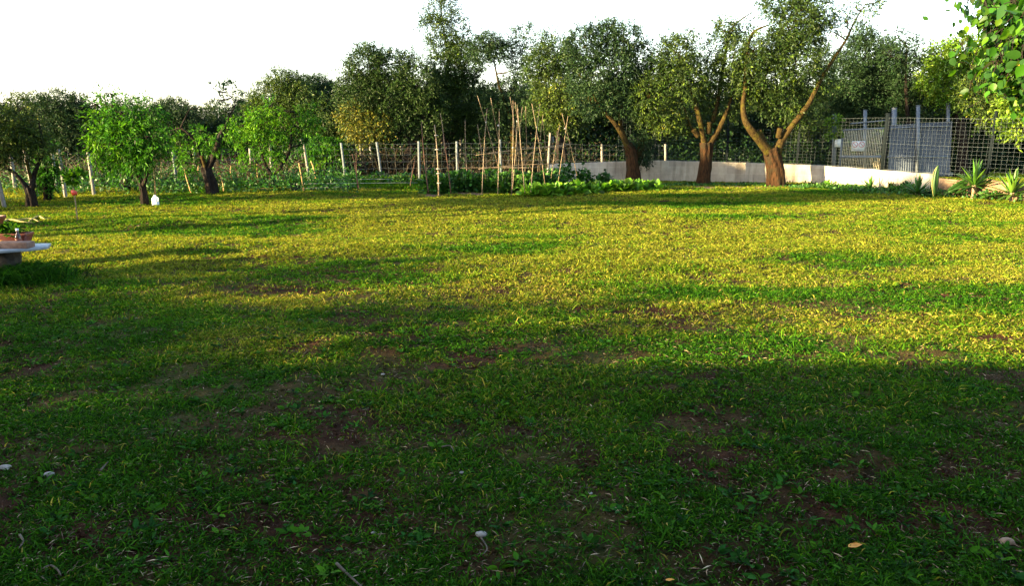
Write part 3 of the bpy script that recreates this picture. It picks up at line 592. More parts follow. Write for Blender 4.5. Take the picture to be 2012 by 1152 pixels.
# ================================================================ GRASS
def bare(x, y):                         # 1 = bare soil
    n = fbm(x*.9+7, y*1.5+2, 41, 4); n2 = fbm(x*3.1, y*4.2, 43, 3)
    b = np.clip((n*.5+n2*.5-.525+.022*np.clip((5.5-y)/2, 0, 1))/.09, 0, 1)*.92
    thresh = np.clip((y-9)/10, 0, 1)
    b = b*(1-.75*np.clip((y-4.5)/6, 0, 1))
    for px, py, r in ((900, 1010, .22), (1000, 1040, .18), (800, 1000, .16), (690, 945, .18), (900, 840, .3), (60, 880, .3), (1900, 905, .28), (1110, 985, .12), (1450, 880, .18), (200, 1020, .2), (430, 900, .2), (1380, 1110, .15), (480, 1000, .2), (1180, 1060, .12)):
        q = G(px, py); b = np.maximum(b, (.35+1.1*fbm(x*5, y*7, 91, 3))*np.exp(-(((x-q[0])/(r*1.3))**2 + ((y-q[1])/(r*.8))**2)))
    return np.clip(b, 0, 1)
def tuft_points(N, y0, y1, pw=0.0):
    y = y0 + (y1-y0)*rng.random(N)**(1+pw)
    x = (rng.random(N)*2-1)*(.76*y+1.3)
    return x, y
g = Geo()
x, y = tuft_points(290000, 1.7, 27, .26)
dn = 1-bare(x, y); keep = rng.random(len(x)) < (.05+.95*dn**1.3)*np.clip(.20+2.2*(fbm(x*7.5, y*9, 77, 2)-.30), .10, 1); x, y = x[keep], y[keep]
n = len(x)
dry_sun = np.clip((y-2.6)/3.6, .12, 1)*np.clip((fbm(x*.5+1, y*1.1+9, 51, 4)-.42)*3.3 + .34*np.clip((y-6)/7, 0, 1) + .12*np.clip((x)/5, 0, 1) + +.12*np.clip((y-5)/1.5, 0, 1), 0, 1)  # dry patches plus painted sunlight: yellower beyond the house shadow
hgt = (.018+.028*rng.random(n)**1.5)*(1+.5*(vn(x*1.6, y*1.6, 61)-.4))*(1+y*.018)
big = rng.random(n) < .05; hgt = np.where(big, hgt*1.7, hgt)
spread = .018+.03*rng.random(n)
per = 13
bx = np.repeat(x, per)+rng.normal(size=n*per)*np.repeat(spread, per)*1.1; by = np.repeat(y, per)+rng.normal(size=n*per)*np.repeat(spread, per)*1.1
bz = gz(bx, by)-.004
az = rng.random(n*per)*2*math.pi; lean = np.abs(rng.normal(size=n*per))*.7+.15
d = np.stack([np.cos(az)*lean, np.sin(az)*lean, np.ones(n*per)], 1)
L = np.repeat(hgt, per)*(.6+.8*rng.random(n*per)); W = (.0032+.0022*rng.random(n*per))*(1+np.repeat(y, per)*.09)
dry = np.repeat(dry_sun, per)
tw = np.repeat(rng.random(n), per)
t0 = np.clip(.08+.42*tw*(.5+.5*rng.random(n*per)) + .36*dry + np.repeat(.10*np.clip((y-4.5)/5, 0, 1), per), 0, .74)  # also yellowed beyond the shade edge as painted sunlight
yellowed = rng.random(n*per) < (.02+.5*dry**1.7)
t0 = np.where(yellowed, .60+.26*rng.random(n*per)*np.repeat(1+.4*(y < 8), per), t0)
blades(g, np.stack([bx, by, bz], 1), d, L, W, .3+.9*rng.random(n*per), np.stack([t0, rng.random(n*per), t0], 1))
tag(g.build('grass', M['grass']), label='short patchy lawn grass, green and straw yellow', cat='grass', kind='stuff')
# broad-leaved weeds and clover in the lawn
g = Geo(); x, y = tuft_points(5200, 1.7, 20, .9)
keep = rng.random(len(x)) < .25+.75*(vn(x*1.3, y*1.7, 88) > .5); x, y = x[keep], y[keep]; n = len(x); per = 7
az = rng.random(n*per)*6.283; sz = np.repeat(.016+.030*rng.random(n)**2, per)
c = np.stack([np.repeat(x, per), np.repeat(y, per), gz(np.repeat(x, per), np.repeat(y, per))+.006+.012*rng.random(n*per)], 1) + np.stack([np.cos(az), np.sin(az), az*0], 1)*(sz*.25)[:, None]
d = np.stack([np.cos(az), np.sin(az), .15+.5*rng.random(n*per)], 1)
ovals(g, c, d, sz*(.8+.6*rng.random(n*per)), sz*.55, np.stack([np.repeat(rng.random(n), per), rng.random(n*per), az*0], 1))
tag(g.build('lawn_weeds', M['weed']), label='small broad-leaved weeds among the lawn grass', cat='weeds', kind='stuff')
# straw and twigs lying about
g = Geo(); x, y = tuft_points(60000, 1.7, 16, .6); n = len(x)
az = rng.random(n)*6.283; d = np.stack([np.cos(az), np.sin(az), rng.normal(size=n)*.12], 1)
leaves(g, np.stack([x, y, gz(x, y)+.012+.012*rng.random(n)], 1), d, .012+.05*rng.random(n)**3, .0018+.0035*rng.random(n)**2, np.stack([.8*rng.random(n)**2.2, rng.random(n), x*0], 1))
tag(g.build('dry_straw', M['straw']), label='scattered dry straw and fallen olive leaves on the lawn', cat='straw', kind='stuff')
# crumbs of soil on the bare patches
g = Geo(); x, y = tuft_points(90000, 1.8, 9, .8); keep = (bare(x, y) > .25) | (rng.random(len(x)) < .25); x, y = x[keep], y[keep]; n = len(x); s = .002+.009*rng.random(n)**4
OC = np.array([[1, 0, 0], [0, 1, 0], [-1, 0, 0], [0, -1, 0], [0, 0, 1], [0, 0, -1.]]); OF = np.array([[0, 1, 4], [1, 2, 4], [2, 3, 4], [3, 0, 4], [1, 0, 5], [2, 1, 5], [3, 2, 5], [0, 3, 5]])
V = np.stack([x, y, gz(x, y)+s*.5], 1)[:, None] + OC[None]*s[:, None, None]*(.6+.8*rng.random((n, 6, 1)))
g.add(V.reshape(-1, 3), (np.arange(n)[:, None, None]*6+OF[None]).reshape(-1, 3))
tag(g.build('soil_crumbs', M['soil']), label='crumbs of reddish soil on the bare patches', cat='soil', kind='stuff')

# ---------------------------------------------------------------- brush by the fences
def brush(name, label, cat, mat_, N, pxlo, pxhi, Ylo, Yhi, h0, h1, w, tint, broad=False, cut=None, lean=.35, bend=.5):
    g = Geo(); Y = Ylo+(Yhi-Ylo)*rng.random(N); px = pxlo+(pxhi-pxlo)*rng.random(N)
    x = (px-CX)/(F*cp+300*sp)*Y
    k = (vn(x*1.4, Y*1.4, 7) > .38) | (rng.random(N) < .25); x, Y = x[k], Y[k]; n = len(x)
    z = gz(x, Y); d = np.stack([rng.normal(size=n)*lean, rng.normal(size=n)*lean, np.ones(n)], 1)
    h = h0+(h1-h0)*rng.random(n)**1.5*(.5+vn(x*.9, Y, 19))
    tt = np.clip(tint[0]+(tint[1]-tint[0])*(.5*rng.random(n)+.5*vn(x*1.2, Y*1.2, 23)), 0, 1)
    T = np.stack([tt, rng.random(n), tt], 1)
    if broad:
        for q in range(broad):
            c = np.stack([x, Y, z], 1)+nrm(d)*(h*(q+1)/broad)[:, None]+rng.normal(size=(n, 3))*.05
            leaves(g, c, rng.normal(size=(n, 3))+np.array([0, 0, .2]), w*2.4*(.6+.8*rng.random(n)), w*(.7+.6*rng.random(n)), T)
    else: blades(g, np.stack([x, Y, z], 1), d, h, w, bend, T)
    return tag(g.build(name, M[mat_]), label=label, cat=cat, kind='stuff')
brush('dry_brush', 'dry brown weeds standing behind the white fence posts', 'dry weeds', 'dry', 3600, 560, 1180, 24.6, 28, .4, 1.3, .02, (0, .85))
brush('dry_brush', 'dry twiggy weeds behind the bean canes with small withered leaves', 'dry weeds', 'dry', 1500, 690, 1200, 24.8, 27, .3, 1.4, .035, (.1, .9), broad=4)
brush('dry_brush', 'dry reddish weeds beyond the left orchard fence', 'dry weeds', 'dry', 3200, -40, 560, 21, 26, .3, 1.1, .02, (.1, 1))
brush('tall_weeds', 'green weeds growing along the left fence', 'weeds', 'bean', 5200, -60, 700, 18.5, 24.5, .1, .55, .04, (0, .8), broad=3)
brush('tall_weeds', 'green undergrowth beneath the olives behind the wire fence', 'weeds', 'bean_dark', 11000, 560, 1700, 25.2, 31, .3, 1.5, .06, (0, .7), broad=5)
brush('long_grass', 'long green grass along the vegetable bed edge', 'grass', 'grass', 9000, 440, 860, 20.2, 23.8, .08, .28, .012, (0, .6))
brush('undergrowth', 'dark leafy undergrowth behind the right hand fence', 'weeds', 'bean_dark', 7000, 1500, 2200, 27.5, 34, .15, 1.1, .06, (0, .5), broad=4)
def clump(g, cx, cy, cz, rx, ry, rz, n, L, W, tint, kind='oval', up=.5):
    u = nrm(rng.normal(size=(n, 3))); u[:, 2] = np.abs(u[:, 2]); r = .35+.65*rng.random(n)**.6
    p = np.array([cx, cy, cz])+u*np.array([rx, ry, rz])*r[:, None]
    d = u+rng.normal(size=(n, 3))*.5+np.array([0, 0, up-.5])
    tt = tint[0]+(tint[1]-tint[0])*rng.random(n); T = np.stack([tt, rng.random(n), tt], 1)
    (ovals if kind == 'oval' else leaves)(g, p, d, L*(.7+.6*rng.random(n)), W*(.7+.6*rng.random(n)), T)
# bean rows beneath the canes: individual bushes
def bush(name, label, cat, px, Y, rx, h, n, L, W, mat_, tint=(0, 1), group=None, sprouts=0):
    x = P(px, 300, Y)[0]; z = float(gz(x, Y)); r = empty(name, (x, Y, z), label=label, cat=cat, group=group)
    g = Geo(); clump(g, x, Y, z, rx, rx*.8, h, n, L, W, tint)
    st = Geo()
    for q in range(9):
        a = random.uniform(0, 6.28); tube(st, [[x, Y, z-.02], [x+math.cos(a)*rx*.4, Y+math.sin(a)*rx*.4, z+h*.5], [x+math.cos(a)*rx*.7, Y+math.sin(a)*rx*.7, z+h*.85]], [.008, .006, .004], 5)
    for q in range(sprouts):
        a = random.uniform(0, 6.28); hx_, hy_ = x+math.cos(a)*rx*.6, Y+math.sin(a)*rx*.4; hh = h*random.uniform(1.2, 1.6)
        tube(st, [[hx_, hy_, z], [hx_+.03, hy_, z+hh]], [.008, .004], 5); k = 12
        pp = np.stack([np.full(k, hx_), np.full(k, hy_), z+np.linspace(h*.5, hh, k)], 1); ovals(g, pp, rng.normal(size=(k, 3)), L, W, np.tile([[tint[0], .5, .5]], (k, 1)))
    g.build('leaves', M[mat_], r); st.build('stems', M['weedstem'], r)
    return r
M['weedstem'] = plain('green stems', (.04, .09, .02), (.09, .15, .04), 12, .7, bump=0)
ordn = ['first', 'second', 'third', 'fourth', 'fifth', 'sixth', 'seventh', 'eighth', 'ninth', 'tenth', 'eleventh', 'twelfth', 'thirteenth', 'fourteenth', 'fifteenth']
for q, px in enumerate((850, 868, 892, 915, 938, 962, 986, 1010, 1034, 1056, 1078)):
    bush('bean_plant', 'dark green bean bush at the foot of the canes, %s from the left' % ordn[q], 'bean plant', px, 18.9+random.uniform(-.3, .6), random.uniform(.30, .4), random.uniform(.42, .6), 420, .10, .075, 'bean', group='bean bushes under the canes', sprouts=1 if q % 3 == 0 else 0)
for q, (px, Y, h) in enumerate(((790, 21.4, .4), (740, 22.0, .35), (690, 22.3, .3), (600, 22.0, .3), (640, 21.5, .25))):
    bush('bean_plant', 'small dark vegetable plant near the white strings, %s from the right' % ordn[q], 'vegetable plant', px, Y, .45, h, 260, .09, .06, 'bean', group='vegetable plants by the white strings')
for q, (px, Y, h) in enumerate(((1110, 20.5, .72), (1148, 20.8, .5), (1092, 19.8, .55), (1188, 21, .35))):
    bush('bean_plant', ('taller dark bean plant climbing against the left end of the wall', 'dark leafy plant in front of the wall right of the canes', 'dark bean plant under the last crossed canes', 'low dark plant behind the bright squash row')[q], 'bean plant', px, Y, .3, h, 240, .11, .08, 'bean', sprouts=1)
for q, px in enumerate((1050, 1068, 1088, 1110, 1134, 1158, 1182, 1206, 1230, 1254, 1280)):
    bush('squash_plant', 'bright green squash plant in the sunlit row, %s from the left' % ordn[q], 'squash plant', px, 18.1+q*.19+random.uniform(-.1, .1), random.uniform(.24, .34), random.uniform(.16, .27), 70, .17, .16, 'squash', (.1, 1), group='squash plants in the sunlit row')
# low ground cover along the wall
g = Geo(); n = 15000; px = 1270+760*rng.random(n); t = np.clip((px-1560)/450, 0, 1)
Yc = np.where(px < 1560, 21.6, 21.2-(px-1560)/450*3.4); Yv = Yc + rng.normal(size=n)*np.where(px < 1560, .25, .55); x = (px-CX)/1489*Yv
ok = (vn(x*1.2, Yv, 3) > .3) & ((px > 1560) | (rng.random(n) < .35)); x, Yv, t = x[ok], Yv[ok], t[ok]; n = len(x)
hh = (.03+.15*t)*rng.random(n)*(.5+vn(x*2, Yv*2, 5)); tt = rng.random(n)
ovals(g, np.stack([x, Yv, gz(x, Yv)+hh], 1), rng.normal(size=(n, 3))+np.array([0, -.2, .5]), .05+.05*rng.random(n), .045, np.stack([tt, rng.random(n), tt], 1))
tag(g.build('ground_cover', M['bean']), label='low leafy ground cover along the foot of the block wall', cat='ground cover', kind='stuff')
# strip of bare reddish earth below the olives and round the beds
M['earth'] = plain('dug reddish earth', (.07, .035, .02), (.20, .10, .055), 9, .95, bump=1, dist=.03)
def strip(name, pts, w, label=None):
    g = Geo(); V = []
    for k, (px, Y) in enumerate(pts):
        for s in np.linspace(-1, 1, 7):
            x = P(px, 300, Y)[0]; ww = w*(1+.5*math.sin(k*1.9+s)) if 0 < k < len(pts)-1 else w*.2
            V.append([x, Y+s*ww, float(gz(x, Y+s*ww))+.006+.03*(1-s*s)*fbm(x*3, Y*3+s, 2)])
    i = np.arange(len(pts)-1)[:, None]*7; j = np.arange(6)[None]
    g.add(V, np.stack([i+j, i+7+j, i+7+j+1, i+j+1], -1).reshape(-1, 4)); tag(g.build(name, M['earth'], smooth=True), kind='structure')
strip('vegetable_bed', [(820+k*24, 18.5+.004*k*24) for k in range(20)], .5)
strip('olive_bed', [(1290+k*24, 20.9-.0006*k*24) for k in range(15)], .45)
strip('garden_bed', [(500+k*20, 20.2+.0015*k*20) for k in range(14)], .4)

# ================================================================ WALL AND FENCES
def W2(px, Y): return np.array([P(px, 300, Y)[0], Y])
wall_pts = [(1082, 22.5, .53), (1180, 22.9, .56), (1288, 23.2, .60), (1440, 22.9, .56), (1600, 22.4, .50), (1700, 20.9, .48), (1830, 18.8, .46), (1960, 17.3, .46), (2120, 15.9, .46)]; NW = 7
C2 = np.array([W2(p, Y) for p, Y, h in wall_pts]); H2 = np.array([h for _, _, h in wall_pts])
seg = np.linalg.norm(np.diff(C2, axis=0), axis=1); S2 = np.concatenate([[0], np.cumsum(seg)])
wt = empty('block_wall', (*C2[0], 0), label='low pale concrete block wall behind the olive trunks', cat='wall')
g = Geo(); ss = np.linspace(0, S2[NW-1]+.1, 90); cx_ = np.interp(ss, S2, C2[:, 0]); cy_ = np.interp(ss, S2, C2[:, 1]); hh = np.interp(ss, S2, H2)+.012*np.sin(ss*7)*(vn(ss*2, ss*0, 9)-.3)
tx = np.gradient(cx_); ty = np.gradient(cy_); L = np.hypot(tx, ty); nx_, ny_ = -ty/L, tx/L
V = []; T = []
for q in range(len(ss)):
    for o, z in ((-.1, -.15), (-.1, hh[q]-.015), (-.085, hh[q]), (.085, hh[q]), (.1, hh[q]-.015), (.1, -.15)):
        V.append([cx_[q]+nx_[q]*o, cy_[q]+ny_[q]*o, z]); T.append([ss[q], z, .5])
i = np.arange(len(ss)-1)[:, None]*6; j = np.arange(5)[None]
g.add(V, [np.stack([i+j, i+6+j, i+6+j+1, i+j+1], -1).reshape(-1, 4), np.array([[0, 1, 2, 3], [0, 3, 4, 5]]), np.array([[0, 3, 2, 1]])+(len(ss)-1)*6], T)
g.build('blockwork', M['block'], wt)
g = Geo(); ss = np.linspace(S2[NW-1]+.1, S2[-1], 40); V = []
for s_ in ss:
    c_ = np.array([np.interp(s_, S2, C2[:, 0]), np.interp(s_, S2, C2[:, 1])]); h_ = .42-.10*float(vn(s_*1.5, 3., 4))
    for o, z in ((-.14, -.15), (-.12, h_*.6), (-.10, h_), (.10, h_), (.1, -.15)):
        V.append([c_[0]+o*.4+.03*float(fbm(s_*4, z*6, 2)), c_[1]+o+.05*float(fbm(s_*3, z*5, 6)), z+.03*float(fbm(s_*5, o*9, 8))])
i = np.arange(39)[:, None]*5; j = np.arange(4)[None]; g.add(V, np.stack([i+j, i+5+j, i+5+j+1, i+j+1], -1).reshape(-1, 4)); g.add(V[:5], [[0, 1, 2, 3], [0, 3, 4, 4]][:1])
M['stained'] = plain('brown stained rubble wall', (.08, .05, .03), (.26, .17, .10), 5, .95, bump=1, dist=.04)
tag(g.build('rubble_wall', M['stained']), 'brown stained rubble wall continuing the block wall at the right edge', 'wall')
def wire(g, a, b, r=.0022, n=3, sag=0, k=1):
    a = np.array(a, float); b = np.array(b, float)
    pts = [a*(1-t)+b*t-np.array([0, 0, sag*4*t*(1-t)]) for t in np.linspace(0, 1, max(2, k))]
    tube(g, pts, r, n, cap=False)
# welded mesh fence on top of the wall
fr = empty('mesh_fence', (*C2[2], .5), label='welded wire mesh fence with dark posts standing on the block wall', cat='fence')
s0 = S2[2]-1.2; TOP = 1.82
def onwall(s): return np.array([np.interp(s, S2, C2[:, 0]), np.interp(s, S2, C2[:, 1])]), float(np.interp(s, S2, H2))
g = Geo(); ssv = np.arange(s0, S2[-1], .12)
def topz(s): return TOP + .03*math.sin(s*.8)
for s in ssv:
    p, h = onwall(s); wire(g, [p[0], p[1], h-.01], [p[0], p[1], topz(s)], .0012)
for lev in np.linspace(0, 1, 15):
    sp_ = np.arange(s0, S2[-1], .6); pts = []
    for s in sp_:
        p, h = onwall(s); pts.append([p[0], p[1]-.004, h+.03+(topz(s)-h-.03)*lev+.004*math.sin(s*5+lev*9)])
    tube(g, pts, .0026 if lev in (0., 1.) or abs(lev-.5) < .01 else .0013, 3, cap=False)
g.build('wire_mesh', M['wire'], fr)
for px in (1290, 1427, 1571, 1741, 1946, 2080):
    k = np.argmin([abs(onwall(s)[0][0]-P(px, 300, onwall(s)[0][1])[0]) for s in ssv]); s = ssv[k]; p, h = onwall(s)
    g = Geo(); wd = .13 if px == 1741 else .06; box(g, (p[0], p[1]+.05, (h+TOP)/2+.05), (wd, .06, TOP-h+.16)); box(g, (p[0], p[1]+.05, TOP+.14), (wd+.012, .072, .02)); g.build('post', M['gpost'], fr)
# white post fence, centre to left
postA = [(-6, 15.6, 1.15), (118, 17.7, 1.13), (175, 18.4, 1.05), (342, 21.2, 1.02), (605, 23.0, 1.2), (677, 23.6, 1.18), (749, 23.9, 1.2), (823, 24.0, 1.22), (898, 24.1, 1.2), (985, 24.2, 1.25), (1076, 24.3, 1.45), (1185, 24.6, 1.1), (1310, 24.9, 1.1)]
fa = empty('wire_fence', (*W2(677, 23.6), 0), label='old wire fence on pale leaning posts behind the vegetable bed and orchard', cat='fence')
pa = []
for q, (px, Y, h) in enumerate(postA):
    x, y_ = W2(px, Y); z = float(gz(x, y_)); g = Geo(); tl = random.uniform(-.06, .06) + (-.05 if px < 760 else 0)
    m_ = 'post' if px in (677, 749, 823, 898, 985, 342) else 'oldpost'
    tube(g, [[x, y_, z-.2], [x+tl*h*.5, y_, z+h*.5], [x+tl*h, y_, z+h]], [.042, .04, .037], 8, .08 if m_ == 'oldpost' else .03, sub=3)
    g.build('post', M[m_], fa, smooth=True); pa.append((np.array([x, y_, z]), tl, h))
g = Geo()
for (a, ta, ha), (b, tb, hb) in zip(pa[:-1], pa[1:]):
    for lv in (.15, .32, .5, .68, .84, .96):
        wire(g, a+np.array([ta*ha*lv, -.055, min(1.2, ha)*lv]), b+np.array([tb*hb*lv, -.055, min(1.2, hb)*lv]), .0028, sag=.02, k=5)
    nv = int(np.linalg.norm(b-a)/.22)
    for q in range(1, nv):
        t = q/nv; c = a*(1-t)+b*t; wire(g, c+np.array([0, -.055, .12]), c+np.array([(ta*(1-t)+tb*t)*1.1, -.055, 1.12]), .0016)
g.build('wires', M['wire'], fa)
fb = empty('wire_fence', (*W2(650, 27.5), 0), label='second farther row of old grey posts with wires in front of the dark olives', cat='fence')
pb = []
for px, Y, h in ((20, 20.5, 1.0), (55, 18.3, 1.25), (103, 21, 1.0), (218, 22, .9), (240, 22.5, .8), (383, 25, 1.0), (492, 26, .95), (532, 24.5, 1.05), (595, 26.5, 1.25), (650, 27.2, 1.15), (712, 27.5, 1.05), (730, 26.8, 1.0), (790, 27.5, 1.0), (905, 27.6, 1.3), (1090, 28, 1.3)):
    x, y_ = W2(px, Y); z = float(gz(x, y_)); g = Geo(); tl = random.uniform(-.08, .05)
    tube(g, [[x, y_, z-.2], [x+tl*h*.5, y_, z+h*.5], [x+tl*h, y_, z+h]], [.055, .05, .045], 7, .1, sub=2); g.build('post', M['oldpost'], fb, smooth=True); pb.append(np.array([x, y_, z]))
pb.sort(key=lambda v: v[0]); g = Geo()
for a, b in zip(pb[:-1], pb[1:]):
    for hz in (.3, .6, .88): wire(g, a+np.array([0, -.05, hz]), b+np.array([0, -.05, hz]), .0025, sag=.03, k=4)
g.build('wires', M['wire'], fb)

# ---------------------------------------------------------------- gate and sheet-metal screen behind the fence
GY = 24.6
def S(px, py, Y=GY): return P(px, py, Y)
gt = empty('metal_gate', (S(1697, 330)[0], GY, 0), label='metal bar gate with pale vertical rods behind the mesh fence', cat='gate')
g = Geo()
x0, x1 = S(1652, 300)[0], S(1739, 300)[0]
zt0, zt1 = S(1652, 256)[2], S(1739, 251)[2]; zr = S(1700, 308)[2]
tube(g, [[x0, GY, zt0], [x1, GY, zt1]], .028, 6); tube(g, [[x0, GY, .12], [x1, GY, .12]], .028, 6); tube(g, [[x0, GY, zr], [x1, GY, zr]], .05, 6)
for x in (x0, x1): tube(g, [[x, GY, .0], [x, GY, zt0 if x == x0 else zt1]], .03, 6)
tube(g, [[S(1650, 488)[0], GY+.1, S(1650, 243)[2]], [x1, GY+.1, S(1739, 236)[2]]], .022, 6)
g.build('frame', M['steel'], gt)
g = Geo(); nb = 26
M['cream'] = plain('sunlit cream rods', (.42, .38, .27), (.56, .50, .37), 14, .7)  # cream colour stands for sunlight falling on the bars
for q in range(1, nb):
    t = q/nb; tube(g, [[x0+(x1-x0)*t, GY-.01, .12], [x0+(x1-x0)*t, GY-.01, zt0*(1-t)+zt1*t-.02]], .011, 5)
g.build('rods', M['cream'], gt)
# posts of the lane fence
for q, (px, yt, r, lab) in enumerate(((1640, 226, .05, 'pale concrete post wrapped in ivy left of the gate'), (1700, 217, .042, 'tall grey post rising behind the middle of the gate'), (1757, 213, .062, 'thick bluish post just right of the dark fence post'),
        (1804, 208, .045, 'tall grey post in front of the sheet metal screen'), (1863, 203, .042, 'tallest grey post at the right end of the sheet metal screen'))):
    a = S(px, yt, GY+(.15 if q != 3 else -.06)); g = Geo(); z0 = -.1
    bx_ = S(px, 335, a[1])[0]; box(g, ((a[0]+bx_)/2, a[1], (z0+a[2])/2), (r*2, r*2, a[2]-z0), tilt=((a[0]-bx_)/(a[2]-z0), 0)); box(g, (a[0], a[1], a[2]+.012), (r*2.2, r*2.2, .024))
    tag(g.build('concrete_post', M['steel'] if q else M['post']), label=lab, cat='post', group='tall posts along the lane')
sh = empty('sheet_metal_screen', (S(1803, 330)[0], GY+.02, 0), label='blue grey corrugated sheet metal screen between tall posts', cat='metal screen')
M['sheet'] = plain('blue-grey galvanised sheet', (.06, .08, .12), (.115, .14, .185), 2.5, .55, .25, .05, stretch=(1, 1, .4))
def corr(px0, px1, yt0, yt1, nm):
    xa, xb = S(px0, 300)[0], S(px1, 300)[0]; n = int((xb-xa)/.019); g = Geo(); X = np.linspace(xa, xb, n); D = .016*np.sin((X-xa)/.076*2*math.pi)
    zt = np.interp(X, [xa, xb], [S(px0, yt0)[2], S(px1, yt1)[2]])
    V = []; 
    for dy in (0, .003):
        for z in (0, 1): V.append(np.stack([X+(1-z)*.13, GY+.03+D+dy, np.where(z, zt, .06)], 1))
    V = np.concatenate(V); i = np.arange(n-1)
    g.add(V, np.concatenate([np.stack([i, i+1, i+n+1, i+n], 1), np.stack([i+2*n, i+3*n, i+3*n+1, i+2*n+1], 1)])); g.build(nm, M['sheet'], sh, smooth=True)
corr(1743, 1802, 246, 242, 'sheet'); corr(1801, 1864, 242, 238, 'sheet')
g = Geo(); 
for py in (252, 308): tube(g, [S(1743, py, GY), S(1864, py-5 if py < 300 else py, GY)], .022, 6)
g.build('rail', M['steel'], sh)
# sign with two prohibition rings
a, b = S(1674, 277, GY-.08), S(1698, 297, GY-.08); sw, shh = b[0]-a[0], a[2]-b[2]; sc = np.array([(a[0]+b[0])/2, GY-.08, (a[2]+b[2])/2])
sg = empty('prohibition_sign', sc, label='white rectangular sign with two red prohibition circles on the gate', cat='sign')
M['signred'] = plain('faded red print', (.42, .10, .10), (.50, .14, .13), 9, .6, bump=0); M['signblk'] = plain('faded blue-grey print', (.30, .36, .42), (.38, .43, .5), 9, .6, bump=0)
g = Geo(); box(g, sc, (sw, .012, shh)); g.build('board', M['white'], sg)
for dx in (-.25, .25):
    g = Geo(); c = sc+np.array([dx*sw, -.010, shh*.16]); r = sw*.20; th = np.linspace(0, 2*math.pi, 25)
    tube(g, [c+np.array([math.cos(t)*r, 0, math.sin(t)*r]) for t in th], .010, 5, cap=False)
    tube(g, [c+np.array([-r*.7, 0, r*.7]), c+np.array([r*.7, 0, -r*.7])], .009, 5); g.build('prohibition_ring', M['signred'], sg)
g = Geo(); box(g, sc+np.array([0, -.008, -shh*.34]), (sw*.8, .004, shh*.05)); box(g, sc+np.array([0, -.008, -shh*.42]), (sw*.6, .004, shh*.04)); g.build('text_line', M['signblk'], sg)
# second small notice half hidden by ivy
a = S(1646, 281, GY-.1); g = Geo(); box(g, a, (.20, .012, .26)); tag(g.build('notice_board', M['white']), label='small pale notice under the ivy at the left end of the gate', cat='sign')
iv = empty('ivy', (S(1635, 300)[0], GY-.1, 0), label='leafy vine hanging over the concrete post left of the gate', cat='vine')
g = Geo()
for px, py, rx, ry in ((1640, 250, 12, 14), (1632, 268, 12, 14), (1645, 232, 14, 10), (1650, 262, 8, 8), (1628, 240, 10, 12)):
    clump(g, *(S(px, py, GY-.15)-np.array([0, 0, .1])), rx*.0165, .2, ry*.0165*1.3, 150, .07, .05, (.3, 1))
g.build('leaves', M['lush'], iv); g = Geo(); tube(g, [[S(1634, 300)[0], GY-.12, 0], S(1633, 280, GY-.12), S(1640, 235, GY-.12)], [.015, .012, .006], 6); g.build('stems', M['bark_dk'], iv)
# lane surface beyond the gate
g = Geo(); q0 = S(1560, 300, 24.9)[0]; q1 = S(1960, 300, 24.9)[0]; M['lane'] = plain('pale gravel lane', (.20, .17, .14), (.34, .30, .25), 6, .95, bump=.5)
V = []; 
for k in range(16):
    xx = q0+(q1-q0)*k/15
    for yy in (25.0, 26.3, 27.6): V.append([xx, yy, float(gz(xx, yy))+.03])
i = np.arange(15)[:, None]*3; j = np.arange(2)[None]; g.add(V, np.stack([i+j, i+3+j, i+4+j, i+1+j], -1).reshape(-1, 4)); tag(g.build('lane', M['lane'], smooth=True), kind='structure')

# ================================================================ CANES, STAKES, STRINGS
tr = empty('bean_trellis', (*W2(1010, 18.3), 0), label='tied bamboo cane trellis for climbing beans with crossed tops', cat='bean trellis')
def cane(px0, py0, px1, py1, Y0, Y1, r=.0105, par=None, m='cane', kn=True, name='cane'):
    a, b = P(px0, py0, Y0), P(px1, py1, Y1); g = Geo(); bw = rng.normal(size=3)*.018
    pts = [a*(1-t)+b*t+bw*4*t*(1-t) for t in np.linspace(0, 1, 9)]; tube(g, pts, np.linspace(r*.55, r, 9), 6)
    if kn:
        for t in np.arange(.08, 1, .13):
            c = a*(1-t)+b*t+bw*4*t*(1-t); d = nrm(b-a); tube(g, [c-d*.006, c+d*.006], r*(.55+.45*t)*1.25, 6)
    return g.build(name, M[m], par, smooth=True)
cl = [(938, 188, 984, 345, 18.1, 18.9), (957, 213, 947, 383, 18.4, 17.7), (964, 192, 990, 330, 18.2, 19), (981, 214, 978, 382, 18.4, 17.8), (1008, 197, 1005, 384, 18.2, 17.7), (1016, 205, 1031, 380, 18.3, 17.9),
      (1018, 214, 1007, 372, 18.4, 18.1), (1033, 208, 1036, 312, 18.6, 19.2), (1045, 203, 1071, 362, 18.3, 18.3), (1061, 203, 1043, 378, 18.4, 17.9), (1067, 225, 1056, 350, 18.9, 19.2), (1100, 244, 1083, 350, 18.8, 18.8), (1116, 228, 1097, 356, 18.6, 18.7),
      (1104, 222, 1134, 345, 18.8, 19.2), (938, 244, 954, 352, 19.2, 19.0), (1002, 190, 1018, 300, 18.6, 18.9), (1012, 200, 1022, 260, 18.4, 18.6), (1026, 210, 1018, 352, 18.7, 19.1), (914, 235, 918, 350, 19.5, 19.4), (1066, 232, 1076, 330, 19, 19.3)]
for c in cl: cane(*c, par=tr)
for c in ((935, 305, 1125, 283, 18.2, 19.2), (940, 332, 1090, 322, 18.1, 18.6), (960, 300, 1112, 287, 18.9, 18.9), (905, 330, 1040, 330, 19, 18.7)): cane(*c, r=.011, par=tr, name='cross_cane')
for px, py, Y in ((955, 240, 18.3), (979, 246, 18.35), (1016, 238, 18.4), (1055, 250, 18.5), (1110, 252, 18.7), (1008, 290, 18.2)):
    g = Geo(); c = P(px, py, Y); tube(g, [c-np.array([.0, 0, .022]), c+np.array([0, 0, .016])], .018, 8); g.build('string_tie', M['string'], tr)
